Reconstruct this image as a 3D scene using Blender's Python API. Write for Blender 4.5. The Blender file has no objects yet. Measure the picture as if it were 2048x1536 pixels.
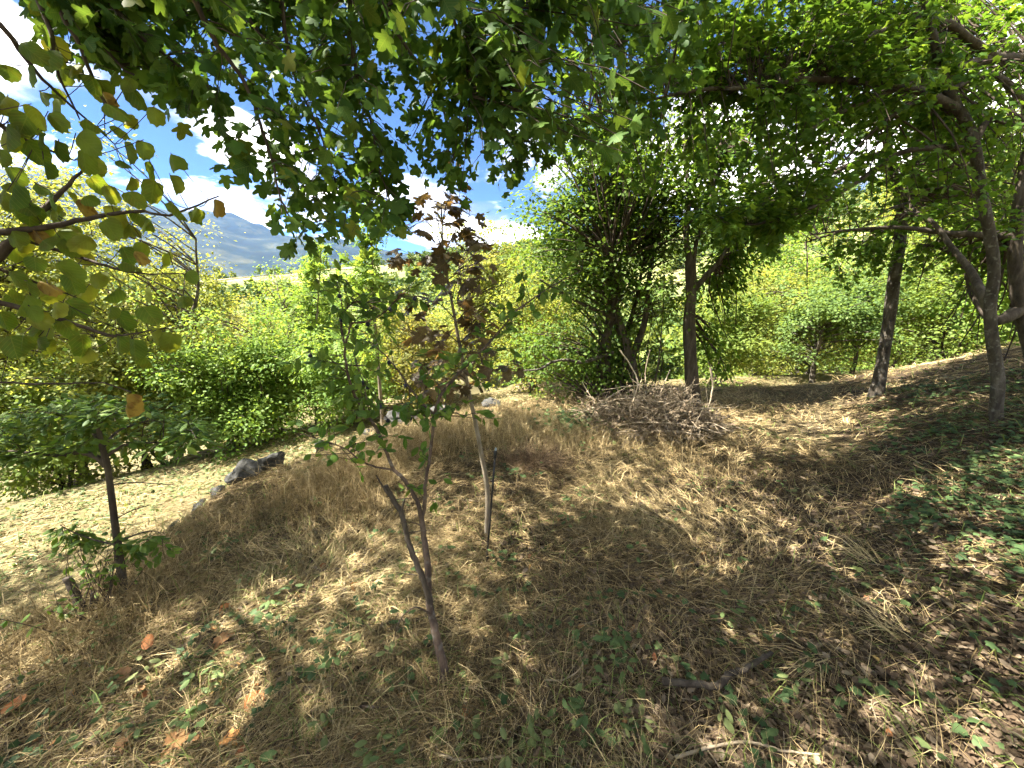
import bpy, math, random
import numpy as np
from mathutils import Vector, Matrix
rng = np.random.default_rng(11)
R = math.radians
S = bpy.context.scene
COL = S.collection

# ------------------------------------------------------------------ camera
FPX, CX, CY, EYE = 800.0, 1024.0, 768.0, 1.6
PITCH = math.atan(178.0 / FPX)
CP, SP = math.cos(PITCH), math.sin(PITCH)
cam_d = bpy.data.cameras.new('camera')
cam_d.sensor_width = 36.0
cam_d.lens = 36.0 * FPX / 2048.0
cam_d.clip_start = 0.05
cam_d.clip_end = 30000
cam = bpy.data.objects.new('camera', cam_d)
cam.location = (0, 0, EYE)
cam.rotation_euler = (math.pi / 2 - PITCH, 0, 0)
COL.objects.link(cam)
S.camera = cam

# ------------------------------------------------------------------ light
SUN_AZ, SUN_EL = R(-93), R(57)          # azimuth from +Y, negative = to the left
SUN_DIR = Vector((math.sin(SUN_AZ) * math.cos(SUN_EL), math.cos(SUN_AZ) * math.cos(SUN_EL), math.sin(SUN_EL)))
sun_d = bpy.data.lights.new('sun', 'SUN')
sun_d.energy = 4.0
sun_d.angle = R(0.53)
sun_d.color = (1.0, 0.94, 0.83)
sun = bpy.data.objects.new('sun', sun_d)
sun.rotation_euler = SUN_DIR.to_track_quat('Z', 'Y').to_euler()
sun.location = (0, 0, 30)
COL.objects.link(sun)

W = bpy.data.worlds.new('World')
S.world = W
W.use_nodes = True
wn, wl = W.node_tree.nodes, W.node_tree.links
wn.clear()
w_out = wn.new('ShaderNodeOutputWorld')
w_bg = wn.new('ShaderNodeBackground')
w_bg.inputs['Strength'].default_value = 0.05
sky = wn.new('ShaderNodeTexSky')
sky.sky_type = 'NISHITA'
sky.sun_disc = False
sky.sun_elevation = SUN_EL
sky.sun_rotation = SUN_AZ
sky.altitude = 5000
sky.air_density = 0.45
sky.dust_density = 0.1
sky.ozone_density = 3.0
w_tc = wn.new('ShaderNodeTexCoord')
w_sep = wn.new('ShaderNodeSeparateXYZ')
wl.new(w_tc.outputs['Generated'], w_sep.inputs[0])
def wmath(op, a, b=None, clamp=False):
    n = wn.new('ShaderNodeMath'); n.operation = op; n.use_clamp = clamp
    for i, v in enumerate((a, b)):
        if v is None: continue
        if isinstance(v, (int, float)): n.inputs[i].default_value = v
        else: wl.new(v, n.inputs[i])
    return n.outputs[0]
zc = wmath('ADD', wmath('MAXIMUM', w_sep.outputs[2], 0.0), 0.22)
w_cmb = wn.new('ShaderNodeCombineXYZ')
wl.new(wmath('DIVIDE', w_sep.outputs[0], zc), w_cmb.inputs[0])
wl.new(wmath('DIVIDE', w_sep.outputs[1], zc), w_cmb.inputs[1])
w_cmb.inputs[2].default_value = 5.3
w_no = wn.new('ShaderNodeTexNoise')
w_no.inputs['Scale'].default_value = 1.15
w_no.inputs['Detail'].default_value = 9
w_no.inputs['Roughness'].default_value = 0.56
w_no.inputs['Distortion'].default_value = 0.25
wl.new(w_cmb.outputs[0], w_no.inputs['Vector'])
w_rp = wn.new('ShaderNodeValToRGB')
w_rp.color_ramp.elements[0].position = 0.49
w_rp.color_ramp.elements[1].position = 0.62
wl.new(w_no.outputs['Fac'], w_rp.inputs[0])
w_no2 = wn.new('ShaderNodeTexNoise')
w_no2.inputs['Scale'].default_value = 2.6
w_no2.inputs['Detail'].default_value = 6
wl.new(w_cmb.outputs[0], w_no2.inputs['Vector'])
w_cc = wn.new('ShaderNodeMix'); w_cc.data_type = 'RGBA'
w_cc.inputs[6].default_value = (1.5, 1.65, 2.1, 1)
w_cc.inputs[7].default_value = (23, 21.5, 19.2, 1)
w_rp2 = wn.new('ShaderNodeValToRGB')
w_rp2.color_ramp.elements[0].position = 0.38
w_rp2.color_ramp.elements[1].position = 0.6
wl.new(w_no2.outputs['Fac'], w_rp2.inputs[0])
wl.new(w_rp2.outputs[0], w_cc.inputs[0])
w_mix = wn.new('ShaderNodeMix'); w_mix.data_type = 'RGBA'
wl.new(w_rp.outputs[0], w_mix.inputs[0])
wl.new(sky.outputs[0], w_mix.inputs[6])
wl.new(w_cc.outputs[2], w_mix.inputs[7])
wl.new(w_mix.outputs[2], w_bg.inputs['Color'])
wl.new(w_bg.outputs[0], w_out.inputs['Surface'])

S.view_settings.view_transform = 'Standard'
S.view_settings.look = 'None'
S.view_settings.exposure = 3.35
S.view_settings.gamma = 1.0
S.view_settings.use_curve_mapping = False
S.render.engine = 'CYCLES'
S.cycles.max_bounces = 8
S.cycles.diffuse_bounces = 6
S.cycles.use_adaptive_sampling = True
S.cycles.adaptive_threshold = 0.03
S.cycles.transmission_bounces = 5
S.cycles.transparent_max_bounces = 4
S.cycles.glossy_bounces = 2
S.cycles.volume_bounces = 0
S.cycles.caustics_reflective = False
S.cycles.caustics_refractive = False

# ------------------------------------------------------------------ helpers
def ray(px, py):
    a = (px - CX) / FPX; b = (CY - py) / FPX
    return a, CP + SP * b, -SP + CP * b
def P(px, py, d):
    a, y, z = ray(px, py); t = d / y
    return np.array((a * t, d, EYE + z * t))
def PL(pts, d=None):
    """pixel polyline -> points; each entry (px, py) with common depth d, or (px, py, depth)"""
    return np.array([P(p[0], p[1], p[2] if len(p) > 2 else d) for p in pts])
def norm(v):
    v = np.asarray(v, float)
    return v / np.maximum(np.linalg.norm(v, axis=-1, keepdims=True), 1e-9)
def sstep(x):
    x = np.clip(x, 0, 1); return x * x * (3 - 2 * x)
_T = rng.random((257, 257)); _T[-1] = _T[0]; _T[:, -1] = _T[:, 0]
def vnoise(x, y):
    xi = np.floor(x); yi = np.floor(y); fx = x - xi; fy = y - yi
    fx = fx * fx * (3 - 2 * fx); fy = fy * fy * (3 - 2 * fy)
    xi = xi.astype(int) & 255; yi = yi.astype(int) & 255
    a = _T[xi, yi]; b = _T[xi + 1, yi]; c = _T[xi, yi + 1]; d = _T[xi + 1, yi + 1]
    return (a * (1 - fx) + b * fx) * (1 - fy) + (c * (1 - fx) + d * fx) * fy
def fbm(x, y, o=4):
    s = 0; a = 0.5
    for i in range(o):
        s = s + a * (vnoise(x * 2 ** i + 13.7 * i, y * 2 ** i + 5.1 * i) - 0.5); a *= 0.5
    return s

EX = np.array([-14, -8, -4.2, -3.15, -2.7, -2.2, -1.6, -0.2, 1.2, 2.6, 4.2, 7.0, 14.0])
EY = np.array([-8, -2.6, 2.1, 3.4, 3.95, 4.65, 5.45, 5.95, 6.7, 7.0, 6.9, 7.6, 9.0])
RA = np.array([-180, -120, -90, -60, -36, -21, -1, 39, 70, 120, 180.])
RS = np.array([.20, .10, .05, .02, .026, .058, .096, .17, .20, .22, .20])
def edge_s(x, y):
    """rough distance beyond the terrace edge (positive = below it, away from the camera)"""
    e = np.interp(x, EX, EY)
    sl = (np.interp(x + .3, EX, EY) - np.interp(x - .3, EX, EY)) / .6
    return np.maximum((y - e) / np.sqrt(1 + sl * sl), -2.85 - x - .25 * np.maximum(2.2 - y, 0))
def bank_d(x, y):
    return .788 * (x - 1.0) - .616 * (y - 1.0)
def H(x, y):
    x = np.asarray(x, float); y = np.asarray(y, float)
    r = np.hypot(x, y)
    s = edge_s(x, y)
    z = np.where(x < 0, .10 * np.maximum(x, -5), 0.0)
    d = bank_d(x, y)
    sp = np.log1p(np.exp(np.clip(d * 6, -30, 30))) / 6
    z = z + 1.5 * np.tanh(.42 * sp / 1.5) * (1 - .85 * sstep((y - 5.8) / 3.5))
    drop = .72 * sstep((s + .10) / .75)
    z = z - drop
    z = z - .22 * np.maximum(s - 3.0, 0) * sstep((s - 3) / 3)
    z = z + .10 * fbm(x * .55, y * .55, 3) * sstep(r / 1.5) + .05 * fbm(x * 2.7 + 9, y * 2.7, 4)
    # valley and hills farther out
    az = np.degrees(np.arctan2(x, y))
    rid = EYE + np.interp(az, RA, RS) * 450
    rid = rid + 9 * fbm(az * .06, r * .004 + 3, 3) 
    valley = -14 + 6 * fbm(x * .01, y * .01)
    t = sstep((r - 110) / 340)
    far = valley * (1 - t) + rid * t
    far = np.where(r > 450, rid - (rid + 40) * sstep((r - 460) / 900), far)
    k = sstep((r - 16) / 60)
    return np.maximum(z, -16) * (1 - k) + far * k
def Hs(x, y): return float(H(np.array([x]), np.array([y]))[0])

def new_mesh(name, V, T, mats, tone=None, uv=None, smooth=False, quads=False):
    me = bpy.data.meshes.new(name)
    V = np.ascontiguousarray(V, np.float32); T = np.ascontiguousarray(T, np.int32)
    k = T.shape[1]
    me.vertices.add(len(V)); me.vertices.foreach_set('co', V.ravel())
    me.loops.add(T.size); me.loops.foreach_set('vertex_index', T.ravel())
    me.polygons.add(len(T))
    me.polygons.foreach_set('loop_start', np.arange(0, T.size, k, dtype=np.int32))
    if smooth: me.polygons.foreach_set('use_smooth', np.ones(len(T), bool))
    for m in (mats if isinstance(mats, (list, tuple)) else [mats]): me.materials.append(m)
    if tone is not None:
        a = me.attributes.new('tone', 'FLOAT', 'POINT'); a.data.foreach_set('value', np.ascontiguousarray(tone, np.float32))
    if uv is not None:
        u = me.uv_layers.new(name='leaf'); u.data.foreach_set('uv', np.ascontiguousarray(uv[T.ravel()], np.float32).ravel())
    me.update(calc_edges=True)
    return me
def link(name, data, parent=None, mw=None):
    o = bpy.data.objects.new(name, data); COL.objects.link(o)
    if parent is not None:
        o.parent = parent; o.matrix_parent_inverse = parent.matrix_basis.inverted()
    if mw is not None: o.matrix_basis = mw
    return o
def tag(o, label=None, cat=None, group=None, kind=None):
    if label: o['label'] = label
    if cat: o['category'] = cat
    if group: o['group'] = group
    if kind: o['kind'] = kind
    return o
def thing(name, label, cat, loc, group=None):
    o = bpy.data.objects.new(name, None); COL.objects.link(o)
    o.location = [float(c) for c in loc]; o.empty_display_size = .2
    return tag(o, label, cat, group)

class MB:
    """collects triangle geometry that becomes ONE mesh object"""
    def __init__(s): s.V = []; s.T = []; s.t = []; s.uv = []; s.n = 0
    def add(s, V, T, tone=0.5, uv=None):
        V = np.asarray(V, float).reshape(-1, 3)
        s.V.append(V); s.T.append(np.asarray(T, np.int64).reshape(-1, 3) + s.n)
        s.t.append(np.broadcast_to(np.asarray(tone, float), (len(V),)).copy())
        s.uv.append(np.zeros((len(V), 2)) if uv is None else np.asarray(uv, float).reshape(-1, 2))
        s.n += len(V)
    def build(s, name, mat, parent=None, smooth=False, kind=None, label=None):
        me = new_mesh(name, np.concatenate(s.V), np.concatenate(s.T), mat, np.concatenate(s.t), np.concatenate(s.uv), smooth)
        o = link(name, me, parent)
        return tag(o, label, kind=kind)

class Split:
    """like MB, but every limb becomes a part of its own"""
    def __init__(s, name, mat, parent): s.a = (name, mat, parent)
    def add(s, V, T, tone=0.5, uv=None):
        m = MB(); m.add(V, T, tone, uv); m.build(s.a[0], s.a[1], s.a[2], True)

def catmull(pts, n=5):
    pts = np.asarray(pts, float)
    if len(pts) < 3: 
        t = np.linspace(0, 1, n + 1)[:, None]; return pts[0] * (1 - t) + pts[-1] * t
    p = np.vstack([2 * pts[0] - pts[1], pts, 2 * pts[-1] - pts[-2]])
    out = []
    for i in range(1, len(p) - 2):
        for t in np.arange(n) / n:
            a, b, c, d = p[i - 1], p[i], p[i + 1], p[i + 2]
            out.append(.5 * ((2 * b) + (c - a) * t + (2 * a - 5 * b + 4 * c - d) * t * t + (3 * b - a - 3 * c + d) * t ** 3))
    out.append(pts[-1])
    return np.array(out)

def tubes(mb, Pn, Rn, sides=4, tone=None, cap=False):
    """Pn (N,K,3), Rn (N,K)"""
    Pn = np.asarray(Pn, float); Rn = np.asarray(Rn, float)
    N, K = Rn.shape
    tg = np.gradient(Pn, axis=1)
    tg = norm(tg)
    mean = norm(tg.mean(1))
    ref = np.zeros((N, 3)); ref[np.arange(N), np.abs(mean).argmin(1)] = 1
    n1 = norm(np.cross(tg, ref[:, None, :])); n2 = np.cross(tg, n1)
    a = np.arange(sides) / sides * 2 * math.pi
    ring = (np.cos(a)[None, None, :, None] * n1[:, :, None, :] + np.sin(a)[None, None, :, None] * n2[:, :, None, :])
    V = Pn[:, :, None, :] + ring * Rn[:, :, None, None]
    j = np.arange(sides); jn = (j + 1) % sides
    base = (np.arange(N)[:, None] * K + np.arange(K - 1)[None, :]).reshape(-1, 1) * sides
    a0 = base + j; a1 = base + jn; b0 = a0 + sides; b1 = a1 + sides
    T = np.stack([np.stack([a0, a1, b1], -1), np.stack([a0, b1, b0], -1)], 2).reshape(-1, 3)
    if cap:
        e = (np.arange(N) * K + K - 1)[:, None] * sides
        ct = np.stack([np.broadcast_to(e, (N, sides - 2)), e + np.arange(1, sides - 1), e + np.arange(2, sides)], -1).reshape(-1, 3)
        T = np.vstack([T, ct])
    if tone is None: tone = rng.random(N)
    tone = np.repeat(np.broadcast_to(tone, (N,)), K * sides)
    mb.add(V.reshape(-1, 3), T, tone)
def limb(mb, pts, r0, r1, sides=8, n=5, wob=0.0, tone=None, cap=False, flare=0.0):
    p = catmull(pts, n)
    t = np.linspace(0, 1, len(p))
    r = r0 * (1 - t) + r1 * t
    r = r * (1 + .10 * (vnoise(t * 9 + rng.random() * 50, t * 0 + 3.3) - .5) * 2)
    if flare: r = r * (1 + flare * np.exp(-t * 14))
    if wob: p = p + (rng.random(p.shape) - .5) * wob * np.minimum(1, t * 6)[:, None]
    tubes(mb, p[None], r[None], sides, tone, cap)
    return p

# leaf templates: base at origin, axis +Y, unit length, normal +Z
def fan(half, fold=.16, bend=.15, center=(0, .45)):
    h = np.array(half, float)
    L = h[(h[:, 0] > 1e-6)][::-1] * (-1, 1)
    out = np.vstack([h, L])
    pts = np.vstack([[center], out])
    z = -fold * np.abs(pts[:, 0]) - bend * pts[:, 1] ** 2
    V = np.column_stack([pts, z]); n = len(out)
    T = np.array([(0, 1 + i, 1 + (i + 1) % n) for i in range(n)])
    return V, T, pts
L_MAPLE = fan([(0, .0), (.16, -.07), (.36, -.03), (.43, .07), (.31, .2), (.50, .33), (.63, .44), (.60, .57), (.46, .58), (.25, .53), (.27, .66), (.20, .84), (.08, .92), (0, 1.0)])
L_MAPLE_S = fan([(0, 0), (.36, -.05), (.40, .1), (.3, .2), (.62, .46), (.55, .58), (.24, .54), (.2, .84), (0, 1.0)])
L_NORWAY = fan([(0, 0), (.14, -.05), (.30, -.14), (.33, -.02), (.55, .03), (.40, .14), (.36, .22), (.56, .33), (.86, .50), (.62, .50), (.64, .62), (.46, .53), (.26, .50), (.30, .66), (.40, .74), (.22, .76), (.20, .86), (.06, .84), (0, 1.08)], .22, .25)
L_OVATE = fan([(0, 0), (.10, .08), (.20, .26), (.25, .46), (.22, .66), (.12, .86), (0, 1.0)], .35, .25)
L_OVATE_S = fan([(0, 0), (.25, .3), (.24, .65), (0, 1.0)], .3, .2)
L_IVY = fan([(0, .0), (.2, -.1), (.48, .02), (.40, .25), (.56, .48), (.25, .58), (.12, .82), (0, 1.0)], .2, .15)
L_LITTER = fan([(0, 0), (.2, .15), (.30, .5), (.14, .8), (0, 1)], .6, .5)
L_QUAD = (np.array([(0, 0, 0), (.36, .45, -.05), (0, 1, -.12), (-.36, .45, -.05)]), np.array([(0, 1, 2), (0, 2, 3)]), np.array([(0, 0), (.36, .45), (0, 1), (-.36, .45)]))
L_MAPLE_T = fan([(0, 0), (.38, .02), (.30, .22), (.62, .48), (.24, .55), (0, 1.0)])
L_LIT4 = (np.array([(0, 0, 0), (.26, .3, .12), (.2, .75, .14), (0, 1, .05), (-.24, .7, .16), (-.24, .28, .10), (0, .5, -.05)]), np.array([(0, 1, 6), (1, 2, 6), (2, 3, 6), (3, 4, 6), (4, 5, 6), (5, 0, 6)]), np.zeros((7, 2)))
L_TRI = (np.array([(-.3, 0, 0), (.34, .1, 0.03), (0, 1, -.1)]), np.array([(0, 1, 2)]), np.array([(-.3, 0), (.3, 0), (0, 1.)]))
def round_leaf():
    na = 22; V = [(0, .48, 0)]; uv = [(0, .48)]
    for ri, rr in enumerate((.5, 1.0)):
        for i in range(na):
            a = i / na * 2 * math.pi
            ser = 1 + (.035 if i % 2 else -.035) * (ri == 1)
            rx = .49 * math.sin(a) * rr * ser * (1 + .06 * math.cos(a + 2)); ry = -.50 * math.cos(a)
            if math.cos(a) > .9: ry += .09
            y = .48 + ry * rr * ser
            if i == na // 2 and ri == 1: y += .05
            V.append((rx, y, -.22 * abs(rx) ** 1.2 - .10 * (y - .4) ** 2 + .02 * math.sin(5 * a) * rr)); uv.append((rx, y))
    T = [(0, 1 + i, 1 + (i + 1) % na) for i in range(na)]
    for i in range(na):
        a, b = 1 + i, 1 + (i + 1) % na
        T += [(a, a + na, b + na), (a, b + na, b)]
    return np.array(V, float), np.array(T), np.array(uv)
L_ROUND = round_leaf()

def frames(ax, nr):
    y = norm(ax); z = nr - (nr * y).sum(-1, keepdims=True) * y; z = norm(z); x = np.cross(y, z)
    return np.stack([x, y, z], -1)
def leaves(mb, tmpl, pos, ax, nr, size, tone=None):
    V, T, uv = tmpl; N = len(pos); n = len(V)
    M = frames(ax, nr)
    W_ = np.einsum('nij,vj->nvi', M, V) * np.asarray(size).reshape(-1, 1, 1) + np.asarray(pos)[:, None, :]
    TT = (np.arange(N) * n)[:, None, None] + T[None]
    if tone is None: tone = rng.random(N)
    mb.add(W_.reshape(-1, 3), TT.reshape(-1, 3), np.repeat(tone, n), np.tile(uv, (N, 1)))
def rand_dirs(n):
    return norm(rng.normal(size=(n, 3)))
def leaf_objs(me, parent, pos, ax, nr, size, name='leaf'):
    M = frames(np.asarray(ax), np.asarray(nr))
    for i in range(len(pos)):
        m = Matrix.Identity(4)
        for r in range(3):
            for c in range(3): m[r][c] = float(M[i, r, c] * size[i])
            m[r][3] = float(pos[i][r])
        o = bpy.data.objects.new(name, me); COL.objects.link(o)
        o.parent = parent; o.matrix_parent_inverse = parent.matrix_basis.inverted(); o.matrix_basis = m

# ------------------------------------------------------------------ materials
def mat(name):
    m = bpy.data.materials.new(name); m.use_nodes = True
    n, l = m.node_tree.nodes, m.node_tree.links
    n.clear()
    return m, n, l, n.new('ShaderNodeOutputMaterial')
def ramp(n, cols):
    r = n.new('ShaderNodeValToRGB')
    e = r.color_ramp.elements
    while len(e) < len(cols): e.new(.5)
    for i, c in enumerate(cols):
        if len(c) == 4: e[i].position = c[3]
        else: e[i].position = i / (len(cols) - 1)
        e[i].color = (c[0], c[1], c[2], 1)
    return r
def leaf_mat(name, cols, trans=.45, tcol=(1.3, 1.15, .6), rough=.55, single=False, veins=False, spec=.16, blotch=0):
    m, n, l, out = mat(name)
    if single:
        src = n.new('ShaderNodeObjectInfo').outputs['Random']
    else:
        a = n.new('ShaderNodeAttribute'); a.attribute_name = 'tone'; src = a.outputs['Fac']
    rp = ramp(n, cols); l.new(src, rp.inputs[0])
    col = rp.outputs[0]
    geo = n.new('ShaderNodeNewGeometry')
    no = n.new('ShaderNodeTexNoise'); no.inputs['Scale'].default_value = 18; no.inputs['Detail'].default_value = 3
    l.new(geo.outputs['Position'], no.inputs['Vector'])
    hsv = n.new('ShaderNodeHueSaturation')
    mr = n.new('ShaderNodeMapRange'); mr.inputs[1].default_value = .3; mr.inputs[2].default_value = .7; mr.inputs[3].default_value = .72; mr.inputs[4].default_value = 1.28
    l.new(no.outputs['Fac'], mr.inputs[0]); l.new(mr.outputs[0], hsv.inputs['Value']); l.new(col, hsv.inputs['Color'])
    col = hsv.outputs[0]
    if blotch:
        nb = n.new('ShaderNodeTexNoise'); nb.inputs['Scale'].default_value = 38; nb.inputs['Detail'].default_value = 5
        l.new(geo.outputs['Position'], nb.inputs['Vector'])
        rb_ = ramp(n, [(0, 0, 0, .50), (1, 1, 1, .60)]); l.new(nb.outputs['Fac'], rb_.inputs[0])
        mb_ = n.new('ShaderNodeMath'); mb_.operation = 'MULTIPLY'; mb_.inputs[1].default_value = blotch; l.new(rb_.outputs[0], mb_.inputs[0])
        mq = n.new('ShaderNodeMix'); mq.data_type = 'RGBA'; l.new(mb_.outputs[0], mq.inputs[0]); l.new(col, mq.inputs[6]); mq.inputs[7].default_value = (.13, .065, .02, 1)
        col = mq.outputs[2]
    if veins:
        uv = n.new('ShaderNodeUVMap'); uv.uv_map = 'leaf'
        sx = n.new('ShaderNodeSeparateXYZ'); l.new(uv.outputs[0], sx.inputs[0])
        def M_(op, a, b=0.0):
            q = n.new('ShaderNodeMath'); q.operation = op
            for i, v in enumerate((a, b)):
                if isinstance(v, (int, float)): q.inputs[i].default_value = v
                else: l.new(v, q.inputs[i])
            return q.outputs[0]
        ab = M_('ABSOLUTE', sx.outputs[0])
        fr = M_('FRACT', M_('MULTIPLY', M_('SUBTRACT', sx.outputs[1], M_('MULTIPLY', ab, .75)), 6.5))
        side = M_('LESS_THAN', fr, .13); mid = M_('LESS_THAN', ab, .016)
        v = M_('MAXIMUM', side, mid)
        mx = n.new('ShaderNodeMix'); mx.data_type = 'RGBA'
        l.new(M_('MULTIPLY', v, .28), mx.inputs[0]); l.new(col, mx.inputs[6]); mx.inputs[7].default_value = (.24, .28, .07, 1)
        col = mx.outputs[2]
    p = n.new('ShaderNodeBsdfPrincipled')
    p.inputs['Roughness'].default_value = rough
    p.inputs['Specular IOR Level'].default_value = spec
    l.new(col, p.inputs['Base Color'])
    t = n.new('ShaderNodeBsdfTranslucent')
    mc = n.new('ShaderNodeMix'); mc.data_type = 'RGBA'; mc.blend_type = 'MULTIPLY'; mc.inputs[0].default_value = 1
    l.new(col, mc.inputs[6]); mc.inputs[7].default_value = (tcol[0] , tcol[1] , tcol[2] , 1)
    l.new(mc.outputs[2], t.inputs['Color'])
    ms = n.new('ShaderNodeMixShader'); ms.inputs[0].default_value = trans
    l.new(p.outputs[0], ms.inputs[1]); l.new(t.outputs[0], ms.inputs[2])
    l.new(ms.outputs[0], out.inputs['Surface'])
    return m
def bark_mat(name, c1, c2, c3, scale=14, bump=.6, stretch=.25, lich=.0):
    m, n, l, out = mat(name)
    geo = n.new('ShaderNodeNewGeometry')
    mp = n.new('ShaderNodeMapping'); mp.inputs['Scale'].default_value = (1, 1, stretch)
    l.new(geo.outputs['Position'], mp.inputs['Vector'])
    no = n.new('ShaderNodeTexNoise'); no.inputs['Scale'].default_value = scale; no.inputs['Detail'].default_value = 8; no.inputs['Roughness'].default_value = .68
    l.new(mp.outputs[0], no.inputs['Vector'])
    rp = ramp(n, [(*c1, .3), (*c2, .5), (*c3, .72)]); l.new(no.outputs['Fac'], rp.inputs[0])
    col = rp.outputs[0]
    if lich:
        n2 = n.new('ShaderNodeTexNoise'); n2.inputs['Scale'].default_value = 26; n2.inputs['Detail'].default_value = 6
        l.new(geo.outputs['Position'], n2.inputs['Vector'])
        r2 = ramp(n, [(0, 0, 0, .56), (1, 1, 1, .72)]); l.new(n2.outputs['Fac'], r2.inputs[0])
        mm = n.new('ShaderNodeMath'); mm.operation = 'MULTIPLY'; mm.inputs[1].default_value = lich; l.new(r2.outputs[0], mm.inputs[0])
        mx = n.new('ShaderNodeMix'); mx.data_type = 'RGBA'; l.new(mm.outputs[0], mx.inputs[0]); l.new(col, mx.inputs[6]); mx.inputs[7].default_value = (.36, .36, .31, 1)
        col = mx.outputs[2]
    p = n.new('ShaderNodeBsdfPrincipled'); p.inputs['Roughness'].default_value = .9; p.inputs['Specular IOR Level'].default_value = .15
    l.new(col, p.inputs['Base Color'])
    b = n.new('ShaderNodeBump'); b.inputs['Strength'].default_value = bump; b.inputs['Distance'].default_value = .02
    l.new(no.outputs['Fac'], b.inputs['Height']); l.new(b.outputs[0], p.inputs['Normal'])
    l.new(p.outputs[0], out.inputs['Surface'])
    return m
def tone_mat(name, cols, rough=.8, trans=0.0, spec=.2):
    m, n, l, out = mat(name)
    a = n.new('ShaderNodeAttribute'); a.attribute_name = 'tone'
    rp = ramp(n, cols); l.new(a.outputs['Fac'], rp.inputs[0])
    p = n.new('ShaderNodeBsdfPrincipled'); p.inputs['Roughness'].default_value = rough; p.inputs['Specular IOR Level'].default_value = spec
    l.new(rp.outputs[0], p.inputs['Base Color'])
    if trans:
        t = n.new('ShaderNodeBsdfTranslucent'); l.new(rp.outputs[0], t.inputs['Color'])
        ms = n.new('ShaderNodeMixShader'); ms.inputs[0].default_value = trans
        l.new(p.outputs[0], ms.inputs[1]); l.new(t.outputs[0], ms.inputs[2]); l.new(ms.outputs[0], out.inputs['Surface'])
    else: l.new(p.outputs[0], out.inputs['Surface'])
    return m
def noise_mat(name, cols, scale=3, detail=8, rough=.9, bump=0, bdist=.02, dim_rough=.6):
    m, n, l, out = mat(name)
    geo = n.new('ShaderNodeNewGeometry')
    no = n.new('ShaderNodeTexNoise'); no.inputs['Scale'].default_value = scale; no.inputs['Detail'].default_value = detail; no.inputs['Roughness'].default_value = dim_rough
    l.new(geo.outputs['Position'], no.inputs['Vector'])
    rp = ramp(n, cols); l.new(no.outputs['Fac'], rp.inputs[0])
    p = n.new('ShaderNodeBsdfPrincipled'); p.inputs['Roughness'].default_value = rough; p.inputs['Specular IOR Level'].default_value = .2
    l.new(rp.outputs[0], p.inputs['Base Color'])
    if bump:
        b = n.new('ShaderNodeBump'); b.inputs['Strength'].default_value = bump; b.inputs['Distance'].default_value = bdist
        l.new(no.outputs['Fac'], b.inputs['Height']); l.new(b.outputs[0], p.inputs['Normal'])
    l.new(p.outputs[0], out.inputs['Surface'])
    return m

G_MAPLE = [(.04, .09, .02), (.065, .13, .025), (.10, .17, .03)]
M_maple = leaf_mat('field_maple_leaf', G_MAPLE, .5)
M_maple1 = leaf_mat('field_maple_leaf_single', G_MAPLE + [(.09, .16, .025), (.17, .19, .03)], .5, single=True, veins=True)
M_right = leaf_mat('right_maple_leaf', [(.05, .11, .018), (.08, .155, .022), (.125, .20, .03)], .62)
M_dark = leaf_mat('dark_ivy_leaf', [(.055, .11, .02), (.085, .15, .026), (.14, .20, .035)], .55, rough=.5)
M_linden = leaf_mat('linden_leaf', [(.065, .12, .022), (.10, .165, .028), (.14, .20, .032), (.20, .235, .04)], .64, (1.5, 1.2, .4), single=True, veins=True, blotch=.18)
M_lindenY = leaf_mat('linden_leaf_yellow', [(.30, .22, .05), (.26, .17, .04)], .5, (1.2, 1.0, .5), single=True, veins=True, blotch=.8)
M_plum = leaf_mat('plum_leaf', [(.055, .12, .025), (.085, .165, .03), (.13, .20, .035)], .5, single=True, veins=True)
M_purple = leaf_mat('purple_maple_leaf', [(.06, .045, .032), (.09, .066, .042), (.135, .105, .052)], .45, (1.4, 1.0, .5), single=True, veins=True, rough=.38)
M_small = leaf_mat('small_tree_leaf', [(.06, .12, .024), (.095, .165, .03), (.14, .20, .04)], .5)
BUSH = {
    'yellow': leaf_mat('bush_leaf_yellow', [(.135, .185, .04), (.20, .24, .055), (.29, .285, .08)], .6),
    'green': leaf_mat('bush_leaf_green', [(.10, .17, .04), (.155, .22, .05), (.21, .26, .065)], .6),
    'fresh': leaf_mat('bush_leaf_fresh', [(.10, .19, .042), (.155, .25, .05), (.215, .29, .065)], .6),
    'blue': leaf_mat('bush_leaf_bluish', [(.085, .15, .05), (.125, .20, .06), (.17, .24, .075)], .6),
    'brown': leaf_mat('bush_leaf_brownish', [(.11, .14, .03), (.17, .17, .045), (.23, .19, .06)], .6),
}
M_bark = bark_mat('dark_bark', (.022, .018, .014), (.06, .048, .036), (.12, .10, .08), 16, .8)
M_bark_grey = bark_mat('grey_bark', (.022, .018, .014), (.06, .05, .038), (.15, .132, .108), 12, .8, .3, .35)
M_bark_plum = bark_mat('plum_bark', (.03, .022, .018), (.085, .06, .045), (.16, .115, .085), 30, .5, .3, .25)
M_bark_smooth = bark_mat('smooth_bark', (.10, .08, .055), (.17, .14, .10), (.24, .21, .16), 22, .25, .4)
M_twig = bark_mat('twig_bark', (.03, .022, .018), (.06, .045, .035), (.11, .085, .065), 30, .3)
M_dead = tone_mat('dead_wood', [(.085, .064, .04), (.21, .165, .11), (.40, .325, .225)])
M_straw = tone_mat('dry_grass', [(.055, .038, .018), (.16, .115, .053), (.31, .232, .112), (.50, .40, .21)], .7, .2)
M_greenblade = tone_mat('green_grass', [(.09, .12, .03), (.14, .18, .045), (.22, .24, .07)], .6, .35)
M_litter = tone_mat('leaf_litter', [(.028, .019, .012), (.08, .054, .033), (.155, .112, .07), (.28, .22, .15)], .75, .1)
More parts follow.
